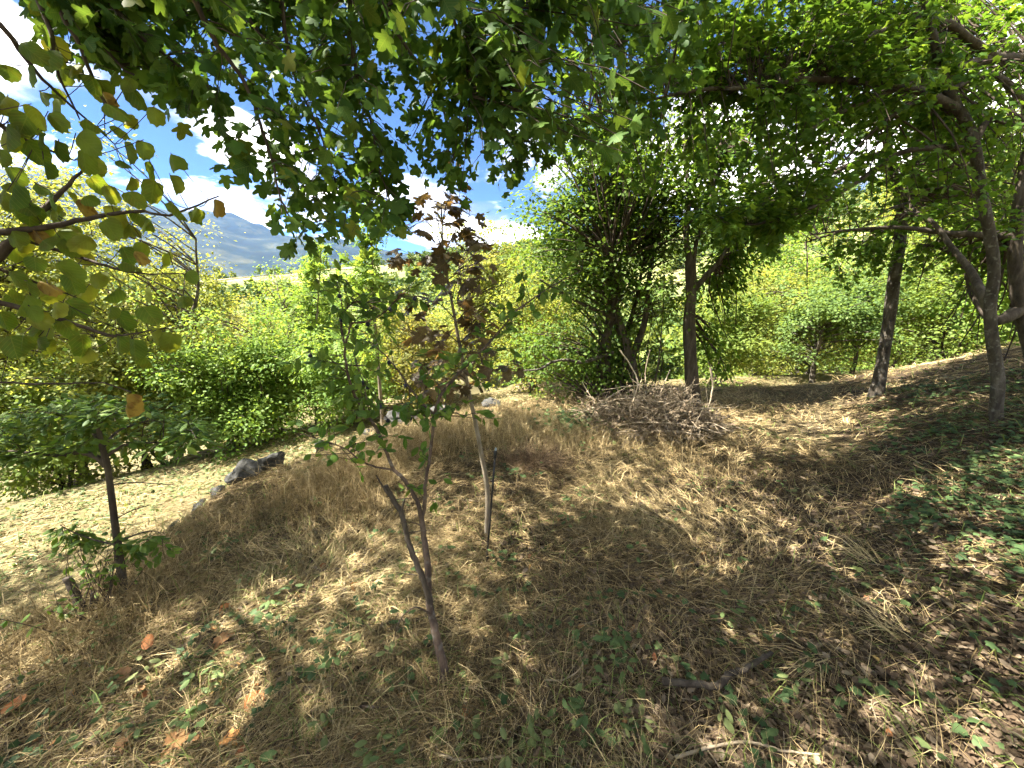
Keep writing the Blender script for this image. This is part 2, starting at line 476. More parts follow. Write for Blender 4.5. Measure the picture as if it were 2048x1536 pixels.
M_ivy = leaf_mat('ground_ivy_leaf', [(.035, .065, .024), (.055, .09, .032), (.09, .13, .045), (.16, .18, .07)], .3, rough=.6)

# ------------------------------------------------------------------ structure: ground, hills, mountains
def ground_material():
    m, n, l, out = mat('hillside_soil')
    geo = n.new('ShaderNodeNewGeometry')
    def noise(sc, det=8, ro=.6):
        q = n.new('ShaderNodeTexNoise'); q.inputs['Scale'].default_value = sc; q.inputs['Detail'].default_value = det; q.inputs['Roughness'].default_value = ro
        l.new(geo.outputs['Position'], q.inputs['Vector']); return q.outputs['Fac']
    f1 = noise(22, 8, .7)
    r1 = ramp(n, [(.018, .012, .008, .34), (.04, .028, .018, .50), (.085, .062, .037, .66), (.16, .12, .07, .8)]); l.new(f1, r1.inputs[0])
    r2 = ramp(n, [(.085, .075, .035, .3), (.12, .102, .05, .5), (.165, .137, .07, .7)]); l.new(f1, r2.inputs[0])
    a = n.new('ShaderNodeAttribute'); a.attribute_name = 'tone'
    mx = n.new('ShaderNodeMix'); mx.data_type = 'RGBA'
    l.new(a.outputs['Fac'], mx.inputs[0]); l.new(r1.outputs[0], mx.inputs[6]); l.new(r2.outputs[0], mx.inputs[7])
    p = n.new('ShaderNodeBsdfPrincipled'); p.inputs['Roughness'].default_value = .95; p.inputs['Specular IOR Level'].default_value = .1
    l.new(mx.outputs[2], p.inputs['Base Color'])
    b = n.new('ShaderNodeBump'); b.inputs['Strength'].default_value = .7; b.inputs['Distance'].default_value = .03
    l.new(f1, b.inputs['Height']); l.new(b.outputs[0], p.inputs['Normal'])
    l.new(p.outputs[0], out.inputs['Surface'])
    return m
def polar(name, r0, r1, nr, na, hf, mt, tonef=None, smooth=True, center=False):
    rr = np.geomspace(r0, r1, nr); aa = np.arange(na) / na * 2 * math.pi
    Rr, Aa = np.meshgrid(rr, aa, indexing='ij')
    x = Rr * np.sin(Aa); y = Rr * np.cos(Aa)
    V = np.stack([x, y, hf(x, y)], -1).reshape(-1, 3)
    i = np.arange(nr - 1)[:, None] * na; j = np.arange(na)[None]; jn = (j + 1) % na
    a, b, c, d = i + j, i + jn, i + na + jn, i + na + j
    T = np.concatenate([np.stack([a, c, b], -1).reshape(-1, 3), np.stack([a, d, c], -1).reshape(-1, 3)])
    if center:
        V = np.vstack([V, [[0, 0, hf(np.array([0.]), np.array([0.]))[0]]]])
        k = len(V) - 1; jj = np.arange(na)
        T = np.vstack([T, np.stack([np.full(na, k), (jj), (jj + 1) % na], -1)[:, [0, 2, 1]]])
    tone = tonef(V[:, 0], V[:, 1]) if tonef else None
    return link(name, new_mesh(name, V, T, mt, tone, smooth=smooth))
def ground_tone(x, y):
    s = edge_s(x, y)
    return np.clip(sstep((s + .1) / .5) + .45 * sstep((y - 3) / 3) * (bank_d(x, y) < .1), 0, 1)
tag(polar('ground', .2, 70, 200, 360, H, ground_material(), ground_tone, center=True), 'sloping hillside of dry grass and leaf litter', kind='structure')
M_hill = noise_mat('far_hillside', [(.07, .10, .03, .35), (.13, .15, .05, .5), (.26, .22, .10, .68)], .03, 6)
tag(polar('hillside', 60, 1500, 60, 200, lambda x, y: H(x, y) - .35 * sstep((72 - np.hypot(x, y)) / 4), M_hill), 'wooded hillside across the valley', kind='structure')
# pale mown field on the hill
def field_sheet(name, az0, az1, r0, r1, label, mt):
    A = np.radians(np.linspace(az0, az1, 40)); Q = np.linspace(0, 1, 14)
    A2, Q2 = np.meshgrid(A, Q, indexing='ij')
    u = (A2 - A[0]) / (A[-1] - A[0])
    rr = r0 + (r1 - r0) * Q2 + 14 * np.sin(u * 5) * (1 - Q2) - 26 * (1 - np.sin(u * math.pi)) * (0.5 - Q2)
    x = rr * np.sin(A2); y = rr * np.cos(A2)
    V = np.stack([x, y, H(x, y) + .5], -1).reshape(-1, 3)
    i, j = np.meshgrid(np.arange(39), np.arange(13), indexing='ij'); a = (i * 14 + j).ravel()
    T = np.vstack([np.stack([a, a + 14, a + 15], -1), np.stack([a, a + 15, a + 1], -1)])
    tag(link(name, new_mesh(name, V, T, mt, smooth=True)), label, kind='structure')
M_field = noise_mat('stubble_field', [(.20, .17, .08, .35), (.32, .26, .13, .6)], .06, 5)
field_sheet('field', -37, -18, 385, 452, 'pale mown field on the far hill', M_field)
MA = np.array([-180, -100, -75, -60, -45, -38, -32, -27, -21, -15, -8, 0, 30, 60, 100, 180.])
MS = np.array([.05, .12, .20, .215, .19, .172, .160, .152, .140, .118, .095, .085, .09, .12, .08, .05])
def HM(x, y):
    r = np.hypot(x, y); az = np.degrees(np.arctan2(x, y))
    top = np.interp(az, MA, MS) * 5700
    t = sstep((r - 2200) / 3800)
    n = fbm(x * .0011 + 7, y * .0011, 6)
    z = top * t ** 1.3 * (1 + .55 * n) + 160 * n * t - 120
    return np.where(r > 6000, z - (r - 6000) * .12, z)
M_mount = noise_mat('forested_mountain', [(.003, .008, .005, .36), (.006, .014, .007, .5), (.03, .034, .016, .62), (.055, .055, .028, .72)], .0045, 9)
tag(polar('mountains', 1400, 8200, 70, 260, HM, M_mount), 'blue forested mountain range in the distance', kind='structure')

# ------------------------------------------------------------------ far forest (one mass)
def forest():
    mb = MB()
    n = 5200
    az = rng.uniform(-62, 55, n); r = 60 + 400 * rng.random(n) ** .75
    u = np.radians(az); x = r * np.sin(u); y = r * np.cos(u)
    keep = ~((az > -38) & (az < -14) & (r > 270) & (r < 452))
    keep &= ~((rng.random(n) < .8) & (fbm(x * .012, y * .012, 3) > .07) & (r > 130))
    x, y, r = x[keep], y[keep], r[keep]; n = len(x)
    z = H(x, y); ht = rng.uniform(5, 10, n); wd = ht * rng.uniform(.28, .45, n)
    k = 46
    th = rng.random((n, k)) * 2 * math.pi; q = rng.random((n, k)) ** .8
    rad = np.sin(np.clip(q * 2.6 + .35, 0, math.pi)) * rng.uniform(.6, 1.1, (n, k))
    pos = np.stack([x[:, None] + np.cos(th) * rad * wd[:, None], y[:, None] + np.sin(th) * rad * wd[:, None], z[:, None] + (q * .9 + .1) * ht[:, None]], -1).reshape(-1, 3)
    m = len(pos)
    outw = np.stack([np.cos(th), np.sin(th), np.full_like(th, .9)], -1).reshape(-1, 3)
    tone = np.clip(np.repeat(rng.random(n), k) * .8 + rng.random(m) * .25, 0, 1)
    leaves(mb, L_TRI, pos, rand_dirs(m), outw + rand_dirs(m) * .6, np.repeat(wd, k) * rng.uniform(.55, 1.0, m), tone)
    o = mb.build('forest', leaf_mat('far_forest_foliage', [(.05, .09, .022), (.08, .125, .028), (.14, .17, .04)], .3), kind='stuff')
    tag(o, 'mixed woodland covering the far hillside', 'woodland')
forest()

# ------------------------------------------------------------------ generic tree
def make_tree(name, label, cat, base, height, crown, bark, leafm, tmpl, lsize, nclump, per, trunk_r, lean=(0, 0), group=None, stems=1, clump_r=.35, low=0.0, tb=None, flat=.55, parent=None, dead=0):
    """crown: list of (cx, cy, cz, rx, ry, rz) relative to base"""
    base = np.asarray(base, float)
    root = thing(name, label, cat, base, group)
    tr, br, lf = MB(), MB(), MB()
    vol = np.array([c[3] * c[4] * c[5] for c in crown]) ** .75; vol /= vol.sum()
    which = rng.choice(len(crown), nclump, p=vol)
    C = np.array(crown)[which]
    d = rand_dirs(nclump); rr = rng.random(nclump) ** .42
    rr = np.where(rng.random(nclump) < .10, rng.uniform(.95, 1.2, nclump), rr)
    lob = 1 + .30 * np.sin(d[:, 0] * 4 + d[:, 2] * 5 + which * 1.7) + .22 * np.sin(d[:, 1] * 9 - d[:, 2] * 7 + which * 2.9)
    cen = base + C[:, :3] + d * (rr * lob)[:, None] * C[:, 3:]
    gz = H(cen[:, 0], cen[:, 1]); cen[:, 2] = np.maximum(cen[:, 2], gz + .10 + low)
    top = base + np.array([lean[0], lean[1], height * .72])
    spines = []
    for s in range(stems):
        off = np.array([rng.normal() * .12, rng.normal() * .12, 0]) * (stems > 1)
        tp = top + np.array([rng.normal(), rng.normal(), rng.normal() * .4]) * (height * .11 * (stems > 1))
        b = base + off; b[2] = Hs(b[0], b[1]) - .08
        mid1 = b + (tp - b) * .35 + np.array([rng.normal(), rng.normal(), 0]) * height * .025
        mid2 = b + (tp - b) * .7 + np.array([rng.normal(), rng.normal(), 0]) * height * .035
        p = limb(tr, [b, mid1, mid2, tp], trunk_r * (1 if stems == 1 else .75), trunk_r * .18, 7, 6, flare=.35)
        spines.append(p)
    SPN = np.concatenate(spines)
    # branches
    D = np.linalg.norm(SPN[None] - (cen - np.array([0, 0, .45 * height * .25]))[:, None], axis=2) + 3.0 * np.maximum(SPN[None, :, 2] - cen[:, None, 2] + .1, 0)
    st = SPN[D.argmin(1)]
    K = 5; t = np.linspace(0, 1, K)[None, :, None]
    L = np.linalg.norm(cen - st, axis=1)
    ctrl = (st + cen) / 2 + np.array([0, 0, 1]) * (L * .12)[:, None] + rng.normal(size=(nclump, 3)) * (L * .07)[:, None]
    Pn = (1 - t) ** 2 * st[:, None] + 2 * t * (1 - t) * ctrl[:, None] + t ** 2 * cen[:, None]
    rb = np.clip(trunk_r * .10 + L * .006, .004, trunk_r * .4)
    tubes(br, Pn, rb[:, None] * np.linspace(1, .25, K)[None], 4)
    # leaves
    n = nclump * per
    ci = np.repeat(np.arange(nclump), per)
    g = rng.normal(size=(n, 3)) * np.array([1, 1, flat]) * clump_r * (.5 + 1.0 * rng.random(nclump))[ci][:, None]
    pos = cen[ci] + g
    pos[:, 2] = np.maximum(pos[:, 2], H(pos[:, 0], pos[:, 1]) + .03)
    outw = norm(pos - (base + np.array([0, 0, height * .4])))
    nr = np.array([0, 0, 1.0]) + outw * .35 + rand_dirs(n) * .65
    ax = norm(g + 1e-6) + rand_dirs(n) * .6 + np.array([0, 0, -.25])
    tone = np.clip(.55 * rng.random(nclump)[ci] + .45 * rng.random(n), 0, 1)
    leaves(lf, tmpl, pos, ax, nr, lsize * rng.uniform(.65, 1.25, n), tone)
    tr.build('trunk', bark, root, True)
    br.build('branches', M_twig if bark is M_bark else bark, root, kind='stuff')
    lf.build('crown', leafm, root, kind='stuff')
    if dead:
        db = MB()
        i = rng.integers(0, nclump, dead); e = cen[i] + rand_dirs(dead) * np.array([.5, .5, .3]) + np.array([0, 0, .25])
        a = st[i]; c = (a + e) / 2 + rng.normal(size=(dead, 3)) * .15
        Pd = (1 - t) ** 2 * a[:, None] + 2 * t * (1 - t) * c[:, None] + t ** 2 * e[:, None]
        tubes(db, Pd, np.linspace(.014, .004, K)[None] * np.ones((dead, 1)), 4, rng.uniform(.5, 1, dead))
        db.build('dead_twigs', M_dead, root, kind='stuff')
    return root

# background trees: (px, depth, top_py, half width px, colour, bottom fraction of the crown, leaf size, clumps, per, name, label)
def bg(px, d, top, hw, colr, low, ls, ncl, per, name, label, cat='tree', stems=1, tr=.07, deep=1.0, dead=0, group='trees and bushes beyond the terrace', tmpl=L_QUAD):
    x = (px - CX) / FPX * d / CP; y = d; zg = Hs(x, y); top -= 45
    ztop = P(px, top, d)[2]; h = ztop - zg
    rx = hw / FPX * d / CP
    z0 = zg + low * h; cz = (z0 + ztop) / 2 - zg; rz = (ztop - z0) / 2
    sub = [(0, 0, cz, rx * .85, rx * deep * .85, rz * .92)]
    for k in range(5):
        a = rng.random() * 6.28
        sub.append((math.cos(a) * rx * .5, math.sin(a) * rx * .5 * deep, cz + rng.uniform(-.45, .45) * rz, rx * rng.uniform(.35, .6), rx * rng.uniform(.35, .6), rz * rng.uniform(.3, .55)))
    return make_tree(name, label, cat, (x, y, zg), h, sub, M_bark_grey if tr > .06 else M_bark, BUSH[colr], tmpl, ls, ncl, per, tr, group=group, stems=stems, clump_r=max(.15, rx * .11), dead=dead)

bg(120, 8.2, 250, 260, 'yellow', .10, .078, 330, 95, 'maple_tree', 'tall yellow-green maple behind the round-leaved branches', stems=2, tr=.10)
bg(340, 9.5, 430, 150, 'yellow', .05, .075, 230, 80, 'maple_tree', 'yellow-green tree rising beside the blue mountain gap', stems=2, tr=.08)
bg(545, 8.6, 640, 150, 'fresh', .0, .068, 240, 90, 'hazel_bush', 'bright green bush behind the grey stones', 'bush', stems=4, tr=.04)
bg(455, 7.4, 725, 125, 'fresh', .0, .066, 170, 85, 'maple_bush', 'low fresh green bush at the edge of the mown strip', 'bush', stems=4, tr=.03)
bg(255, 7.4, 650, 150, 'yellow', .0, .068, 210, 85, 'elder_bush', 'green bush with grey dead twigs behind the small flat-topped tree', 'bush', stems=4, tr=.04, dead=34)
bg(60, 6.6, 720, 160, 'green', .0, .065, 210, 85, 'bramble_bush', 'shady bush at the left end of the mown strip', 'bush', stems=4, tr=.04)
bg(640, 12, 520, 110, 'fresh', .0, .085, 170, 70, 'young_ash', 'light green young tree below the pale field', stems=2, tr=.05)
bg(520, 15, 590, 120, 'brown', .0, .09, 150, 60, 'thorn_bush', 'brownish thin bush with bare grey twigs below the hill', 'bush', stems=3, tr=.04, dead=30)
bg(690, 8.0, 690, 90, 'fresh', .0, .066, 130, 80, 'maple_bush', 'fresh green bush left of the pale slender trunk', 'bush', stems=3, tr=.03)
bg(835, 9.0, 660, 120, 'brown', .0, .07, 170, 75, 'spindle_bush', 'yellow and brownish bush behind the purple maple', 'bush', stems=3, tr=.04)
bg(965, 11.5, 465, 100, 'yellow', .0, .085, 170, 70, 'maple_tree', 'yellowish tree right behind the purple maple top', stems=2, tr=.06)
bg(1060, 9.5, 565, 90, 'yellow', .0, .07, 140, 75, 'spindle_bush', 'yellow-tinged bush left of the dark ivy-covered tree', 'bush', stems=3, tr=.04)
bg(1430, 9.6, 575, 95, 'green', .0, .072, 150, 80, 'maple_bush', 'sunlit yellow bush right of the straight dark trunk', 'bush', stems=3, tr=.04)
bg(1510, 12.5, 540, 120, 'yellow', .0, .085, 200, 75, 'maple_tree', 'yellow-green maple above the path crest', stems=2, tr=.07)
bg(1625, 10.2, 600, 105, 'blue', .26, .075, 170, 80, 'apple_tree', 'bluish green small tree with forked trunk beyond the path', tr=.075)
bg(1695, 10.6, 560, 90, 'blue', .28, .075, 140, 80, 'pear_tree', 'bluish green tree with thin upright trunk beyond the path', tr=.06)
bg(1600, 17, 485, 160, 'yellow', .0, .11, 220, 75, 'oak_tree', 'bright yellow sunlit tree crown below the grey hill', stems=2, tr=.10)
bg(1780, 15, 515, 150, 'fresh', .0, .10, 200, 75, 'ash_tree', 'light green tree behind the leaning trunk', stems=2, tr=.09)
bg(1900, 10, 470, 150, 'green', .0, .08, 210, 80, 'hazel_bush', 'green bush between the two leaning trunks', 'bush', stems=4, tr=.05)
bg(2040, 8.6, 420, 150, 'fresh', .0, .075, 200, 80, 'hazel_bush', 'light green bush behind the rightmost trunk', 'bush', stems=4, tr=.05)
bg(1960, 13, 60, 240, 'fresh', .25, .10, 300, 75, 'ash_tree', 'tall bright green tree behind the rightmost trunks', tr=.13)

bg(1500, 14.5, 400, 120, 'fresh', .1, .10, 200, 70, 'ash_tree', 'tall light green tree showing above the straight dark trunk', tr=.10)
bg(1850, 14, 270, 150, 'yellow', .15, .10, 240, 70, 'ash_tree', 'tall yellow-green tree between the leaning and curved trunks', tr=.11)
# trees farther down the valley, each a thing of its own
for px, d, top, hw, colr, nm, lab in [
        (370, 24, 560, 80, 'yellow', 'valley_tree', 'yellow-green valley tree beneath the blue mountain'), (450, 30, 625, 60, 'green', 'valley_tree', 'small green valley tree below the conifer band'), (525, 26, 655, 70, 'yellow', 'valley_tree', 'yellowish valley tree behind the brownish thin bush'), (600, 32, 650, 60, 'green', 'valley_tree', 'green valley tree left of the feathery saplings'),
        (675, 28, 640, 70, 'yellow', 'valley_tree', 'yellow-green valley tree seen between the feathery saplings'), (745, 36, 620, 60, 'fresh', 'valley_tree', 'light green valley tree behind the pale slender stem'), (815, 30, 570, 70, 'yellow', 'valley_tree', 'yellow valley tree left of the purple maple'), (890, 38, 560, 60, 'green', 'valley_tree', 'green valley tree hidden behind the purple maple'),
        (960, 26, 570, 70, 'yellow', 'valley_tree', 'yellow valley tree right of the purple maple'), (1030, 34, 560, 60, 'fresh', 'valley_tree', 'light green valley tree left of the dark central tree'), (1100, 28, 560, 70, 'yellow', 'valley_tree', 'yellow valley tree showing through the dark central tree'), (1450, 26, 555, 70, 'fresh', 'valley_tree', 'light green valley tree right of the straight trunk'),
        (1530, 32, 540, 70, 'yellow', 'valley_tree', 'yellow valley tree above the path crest'), (1650, 30, 545, 80, 'yellow', 'valley_tree', 'yellow valley tree behind the bluish forked tree'), (1740, 26, 530, 80, 'fresh', 'valley_tree', 'light green valley tree left of the leaning trunk'), (1850, 24, 515, 90, 'yellow', 'valley_tree', 'yellow-green valley tree right of the leaning trunk'), (1970, 22, 490, 100, 'fresh', 'valley_tree', 'light green valley tree behind the curved trunk')]:
    bg(px, d, top, hw * 1.25, colr, .0, d * .0078, 150, 30, nm, lab, stems=2, tr=.07, group='trees down in the valley')

# locust sapling with pale slender trunk and feathery leaves
def pinnate():
    V, T, U = [], [], []
    V0, T0, U0 = L_OVATE_S
    n = 0
    for i in range(6):
        for s in (-1, 1):
            if i == 5 and s == 1: break
            y = .12 + i * .15; a = s * 1.15 if i < 5 else 0
            ca, sa = math.cos(a), math.sin(a)
            q = V0 * (.26 if i < 5 else .24)
            q = np.column_stack([q[:, 0] * ca + q[:, 1] * sa, -q[:, 0] * sa + q[:, 1] * ca + y, q[:, 2] - .25 * y * y])
            V.append(q); T.append(T0 + n); U.append(U0); n += len(q)
    return np.vstack(V), np.vstack(T), np.vstack(U)
L_PIN = pinnate()
def locust(px, d, pts, label, ncl, r, topy):
    x0 = P(*pts[0], d); zb = Hs(x0[0], d)
    base = np.array([x0[0], d, zb])
    root = thing('locust_sapling', label, 'sapling', base)
    tr, br, lf = MB(), MB(), MB()
    tp = [base - (0, 0, .05)] + [P(*q, d) for q in pts[1:]]
    sp = limb(tr, tp, r, r * .3, 7, 6)
    n = ncl
    i = rng.integers(int(len(sp) * .3), len(sp), n)
    st = sp[i]; dr = norm(rand_dirs(n) * (1, 1, .35) + (0, 0, .35))
    e = st + dr * rng.uniform(.25, .85, n)[:, None] * np.linspace(1, .55, len(sp))[i][:, None]
    t = np.linspace(0, 1, 5)[None, :, None]
    c = (st + e) / 2 + (0, 0, .08)
    Pn = (1 - t) ** 2 * st[:, None] + 2 * t * (1 - t) * c[:, None] + t ** 2 * e[:, None]
    tubes(br, Pn, np.linspace(.007, .002, 5)[None] * np.ones((n, 1)), 4)
    per = 9; m = n * per
    u = rng.uniform(.3, 1, (n, per, 1)); 
    pos = ((1 - u) ** 2 * st[:, None] + 2 * u * (1 - u) * c[:, None] + u ** 2 * e[:, None]).reshape(-1, 3)
    ax = np.repeat(dr, per, 0) * .5 + rand_dirs(m) * .9 + (0, 0, -.2)
    leaves(lf, L_PIN, pos, ax, np.array([0, 0, 1.]) + rand_dirs(m) * .5, rng.uniform(.16, .26, m))
    tr.build('trunk', M_bark_smooth, root, True); br.build('branches', M_twig, root, kind='stuff'); lf.build('crown', BUSH['fresh'], root, kind='stuff')
locust(755, 6.4, [(765, 850), (757, 740), (748, 620), (744, 520), (740, 430)], 'slender pale-stemmed sapling with feathery leaves behind the plum sapling', 60, .034, 430)
locust(628, 9.0, [(632, 850), (630, 700), (636, 600), (642, 500)], 'feathery light green sapling left of the slender pale stem', 55, .03, 480)

# ------------------------------------------------------------------ central dark tree and the straight trunk beside it
def multi(base, stems_px, d, r):
    pass
cd = 6.4
bx = (1225 - CX) / FPX * cd / CP
cbase = np.array([bx, cd, Hs(bx, cd)])
def rel(px, py, d, rxp, ryp, rd):
    c = P(px, py, d) - cbase; k = d / FPX
    return (*c, rxp * k, rd, ryp * k)
dark = make_tree('hawthorn_tree', 'dark ivy-covered bushy tree standing behind the brush pile', 'tree', cbase, 3.1,
    [rel(1225, 430, 6.4, 165, 120, 1.0), rel(1140, 450, 6.2, 100, 100, .7), rel(1300, 380, 6.3, 120, 110, .8), rel(1185, 570, 6.1, 120, 80, .7), rel(1115, 690, 6.3, 95, 70, .6), rel(1295, 570, 6.4, 75, 90, .5), rel(1250, 285, 6.5, 110, 80, .6), rel(1250, 700, 6.5, 110, 90, .4), rel(1180, 740, 6.3, 70, 45, .4)],
    M_bark, M_dark, L_QUAD, .066, 560, 54, .085, stems=5, clump_r=.17)
mb = Split('limb', M_bark, dark)
limb(mb, PL([(1215, 800, 6.3), (1212, 700, 6.3), (1222, 600, 6.3), (1210, 480, 6.4), (1205, 380, 6.4)]), .085, .03, 8)
limb(mb, PL([(1270, 800, 6.2), (1262, 720, 6.2), (1235, 640, 6.25), (1222, 600, 6.3)]), .10, .05, 8)
limb(mb, PL([(1262, 720, 6.2), (1290, 640, 6.2), (1300, 540, 6.3), (1325, 440, 6.3)]), .06, .02, 7)
limb(mb, PL([(1240, 640, 6.2), (1190, 620, 6.0), (1130, 590, 5.9), (1080, 560, 5.8)]), .035, .010, 6)
limb(mb, PL([(1215, 500, 6.4), (1260, 430, 6.4), (1280, 360, 6.4)]), .04, .012, 6)
pass
mb = MB()
for k in range(15):
    u0 = rng.uniform(1160, 1340); dd_ = rng.uniform(5.9, 6.6); q0 = P(u0, 800, dd_); q0[2] = Hs(q0[0], q0[1]) - .03
    limb(mb, [q0] + list(PL([(u0 + rng.normal() * 14, 700, dd_), (u0 + rng.normal() * 25, 600, dd_), (u0 + rng.normal() * 45, rng.uniform(420, 540), dd_)])), rng.uniform(.006, .013), .003, 5, 4)
mb.build('thin_stems', M_bark, dark, True, kind='stuff')
mb = Split('bare_limb', M_bark_grey, dark)
limb(mb, PL([(1225, 705, 6.2), (1168, 724, 5.8), (1135, 720, 5.7), (1105, 724, 5.6), (1080, 738, 5.5), (1042, 742, 5.5)]), .03, .012, 6)
limb(mb, PL([(1105, 724, 5.6), (1092, 714, 5.6), (1085, 708, 5.6)]), .012, .005, 5)
pass

def grow(mb_tw, mains, targets, K=5, r0=.006, r1=.002, sag=.0, up=.25):
    """twigs from the nearest point of the main branches to the targets"""
    src = np.concatenate(mains)
    n = len(targets)
    D = np.linalg.norm(src[None] - (targets + np.array([0, 0, up]))[:, None], axis=2)
    D = D + rng.random(D.shape) * np.minimum(.45, .35 * D.min(1, keepdims=True) + .02)
    st = src[D.argmin(1)]
    L = np.linalg.norm(targets - st, axis=1)
    c = (st + targets) / 2 + np.array([0, 0, 1.0]) * (L * .15)[:, None] + rng.normal(size=(n, 3)) * (L * .08)[:, None]
    t = np.linspace(0, 1, K)[None, :, None]
    Pn = (1 - t) ** 2 * st[:, None] + 2 * t * (1 - t) * c[:, None] + t ** 2 * targets[:, None]
    Pn[:, 1:-1] += rng.normal(size=(n, K - 2, 3)) * (L * .015)[:, None, None]
    r = np.clip(r0 * (.4 + L * .9), r1, r0 * 2.2)
    tubes(mb_tw, Pn, r[:, None] * np.linspace(1, .35, K)[None], 4)
    return st, c, targets, L
def twig_leaves(st, c, e, L, per, droop, spread, size, tilt=.7, umin=.35):
    n = len(st); m = n * per
    u = (umin + (1 - umin) * (np.arange(per)[None, :] + rng.random((n, per))) / per)[..., None]
    pos = (1 - u) ** 2 * st[:, None] + 2 * u * (1 - u) * c[:, None] + u ** 2 * e[:, None]
    tan = norm(2 * (1 - u) * (c - st)[:, None] + 2 * u * (e - c)[:, None])
    side = norm(np.cross(tan, np.array([0, 0, 1.0])) + 1e-5) * np.where(np.arange(per) % 2, 1, -1)[None, :, None]
    pos = pos.reshape(-1, 3); tan = tan.reshape(-1, 3); side = side.reshape(-1, 3)
    ax = tan * .5 + side * .8 + rand_dirs(m) * .5 + np.array([0, 0, -droop])
    ax = norm(ax)
    pos = pos + ax * spread * rng.uniform(.3, 1.0, m)[:, None]
    nr = np.array([0, 0, 1.0]) + rand_dirs(m) * tilt
    return pos, ax, nr, size * rng.uniform(.7, 1.2, m)
def in_poly(px, py, poly):
    poly = np.asarray(poly, float); c = np.zeros(len(px), bool); j = len(poly) - 1
    for i in range(len(poly)):
        xi, yi = poly[i]; xj, yj = poly[j]
        k = ((yi > py) != (yj > py)) & (px < (xj - xi) * (py - yi) / (yj - yi + 1e-9) + xi)
        c ^= k; j = i
    return c
def region(poly, n, d0, d1, holes=()):
    poly = np.asarray(poly, float); lo, hi = poly.min(0), poly.max(0); out = []
    while len(out) < n:
        q = lo + rng.random((n * 2, 2)) * (hi - lo)
        k = in_poly(q[:, 0], q[:, 1], poly)
        for hx, hy, hr in holes: k &= (np.hypot(q[:, 0] - hx, q[:, 1] - hy) > hr)
        out += list(q[k])
    q = np.array(out[:n]); d = rng.uniform(d0, d1, n)
    return np.array([P(a, b, c) for (a, b), c in zip(q, d)])

# straight dark trunk (lime) right of the brush pile; its crown spreads to the right and over the path
sd = 5.9
sb = P(1388, 800, sd); sb[2] = Hs(sb[0], sb[1])
lime = thing('straight_tree', 'straight dark-trunked tree just right of the brush pile', 'tree', sb)
mb = MB(); tw = MB(); lf = MB()
m0 = limb(mb, [sb - (0, 0, .05)] + list(PL([(1382, 740), (1378, 650), (1382, 580), (1380, 520)], sd)), .10, .07, 9, 6, flare=.25)
mb.build('trunk', M_bark, lime, True)
mb = Split('branch', M_bark, lime)
m1 = limb(mb, PL([(1382, 585), (1410, 555), (1440, 520), (1470, 470), (1520, 400)], sd), .05, .012, 6)
m2 = limb(mb, PL([(1380, 525), (1372, 470), (1378, 400), (1370, 300), (1376, 210)], sd), .055, .012, 6)
m3 = limb(mb, PL([(1384, 545), (1394, 480), (1420, 400), (1440, 300)], sd), .04, .01, 6)
pass
tg = np.concatenate([region([(1330, 420), (1400, 220), (1560, 260), (1560, 480), (1500, 600), (1430, 570), (1400, 470)], 170, 5.8, 7.2), region([(1400, 560), (1440, 500), (1470, 620), (1480, 760), (1420, 780)], 26, 6.4, 6.9)])
a = grow(tw, [m0[12:], m1, m2, m3], tg, r0=.008)
leaves(lf, L_OVATE_S, *twig_leaves(*a, 34, .35, .16, .085, umin=.3))
tw.build('twigs', M_twig, lime, kind='stuff'); lf.build('crown', M_right, lime, kind='stuff')

# ------------------------------------------------------------------ trees on the right bank
def bark_tree(name, label, limbs, bark, baser):
    pass
# leaning trunk A
da = 5.5
ab = P(1752, 790, da); ab[2] = Hs(ab[0], ab[1])
ta = thing('leaning_tree', 'leaning grey-brown trunk on the bank above the path, forking below the canopy', 'tree', ab)
mb = MB()
A0 = limb(mb, [ab - (0, 0, .08)] + list(PL([(1762, 740), (1778, 640), (1788, 560), (1800, 480), (1806, 400)], da)), .08, .058, 12, 6, flare=.22)
mb.build('trunk', M_bark_grey, ta, True)
mb = Split('branch', M_bark, ta)
A1 = limb(mb, PL([(1804, 410), (1790, 360), (1778, 300), (1775, 240), (1760, 150), (1740, 20), (1730, -120)], da), .055, .015, 8)
A2 = limb(mb, PL([(1806, 405), (1820, 370), (1832, 320), (1850, 200), (1890, 60), (1900, -80)], da), .045, .015, 8)
A3 = limb(mb, PL([(1800, 470), (1740, 460), (1680, 465), (1610, 485)], 5.3), .03, .008, 6)
A4 = limb(mb, PL([(1778, 300, 5.4), (1700, 330, 5.1), (1600, 380, 4.8), (1480, 440, 4.6)]), .035, .008, 6)
pass
# trunk B
db_ = 3.5
bb = P(1995, 860, db_); bb[2] = Hs(bb[0], bb[1])
tb = thing('curved_tree', 'curved pale-barked trunk at the far right of the ivy bank', 'tree', bb)
mb = MB()
B0 = limb(mb, [bb - (0, 0, .08)] + list(PL([(1992, 820), (1996, 760), (1986, 690), (1980, 620), (1988, 540), (1978, 460), (1962, 380), (1950, 300), (1930, 240), (1905, 205)], db_)), .047, .034, 12, 6, flare=.15)
mb.build('trunk', M_bark_grey, tb, True)
mb = Split('branch', M_bark, tb)
B1 = limb(mb, PL([(1912, 215), (1885, 150), (1868, 80), (1850, 10), (1830, -120)], db_), .036, .02, 8)
B2 = limb(mb, PL([(1915, 220, 3.5), (1860, 190, 3.4), (1800, 170, 3.3), (1700, 162, 3.2), (1600, 160, 3.1), (1500, 175, 3.0), (1400, 180, 2.95), (1280, 205, 2.9), (1150, 240, 2.9)]), .034, .004, 7)
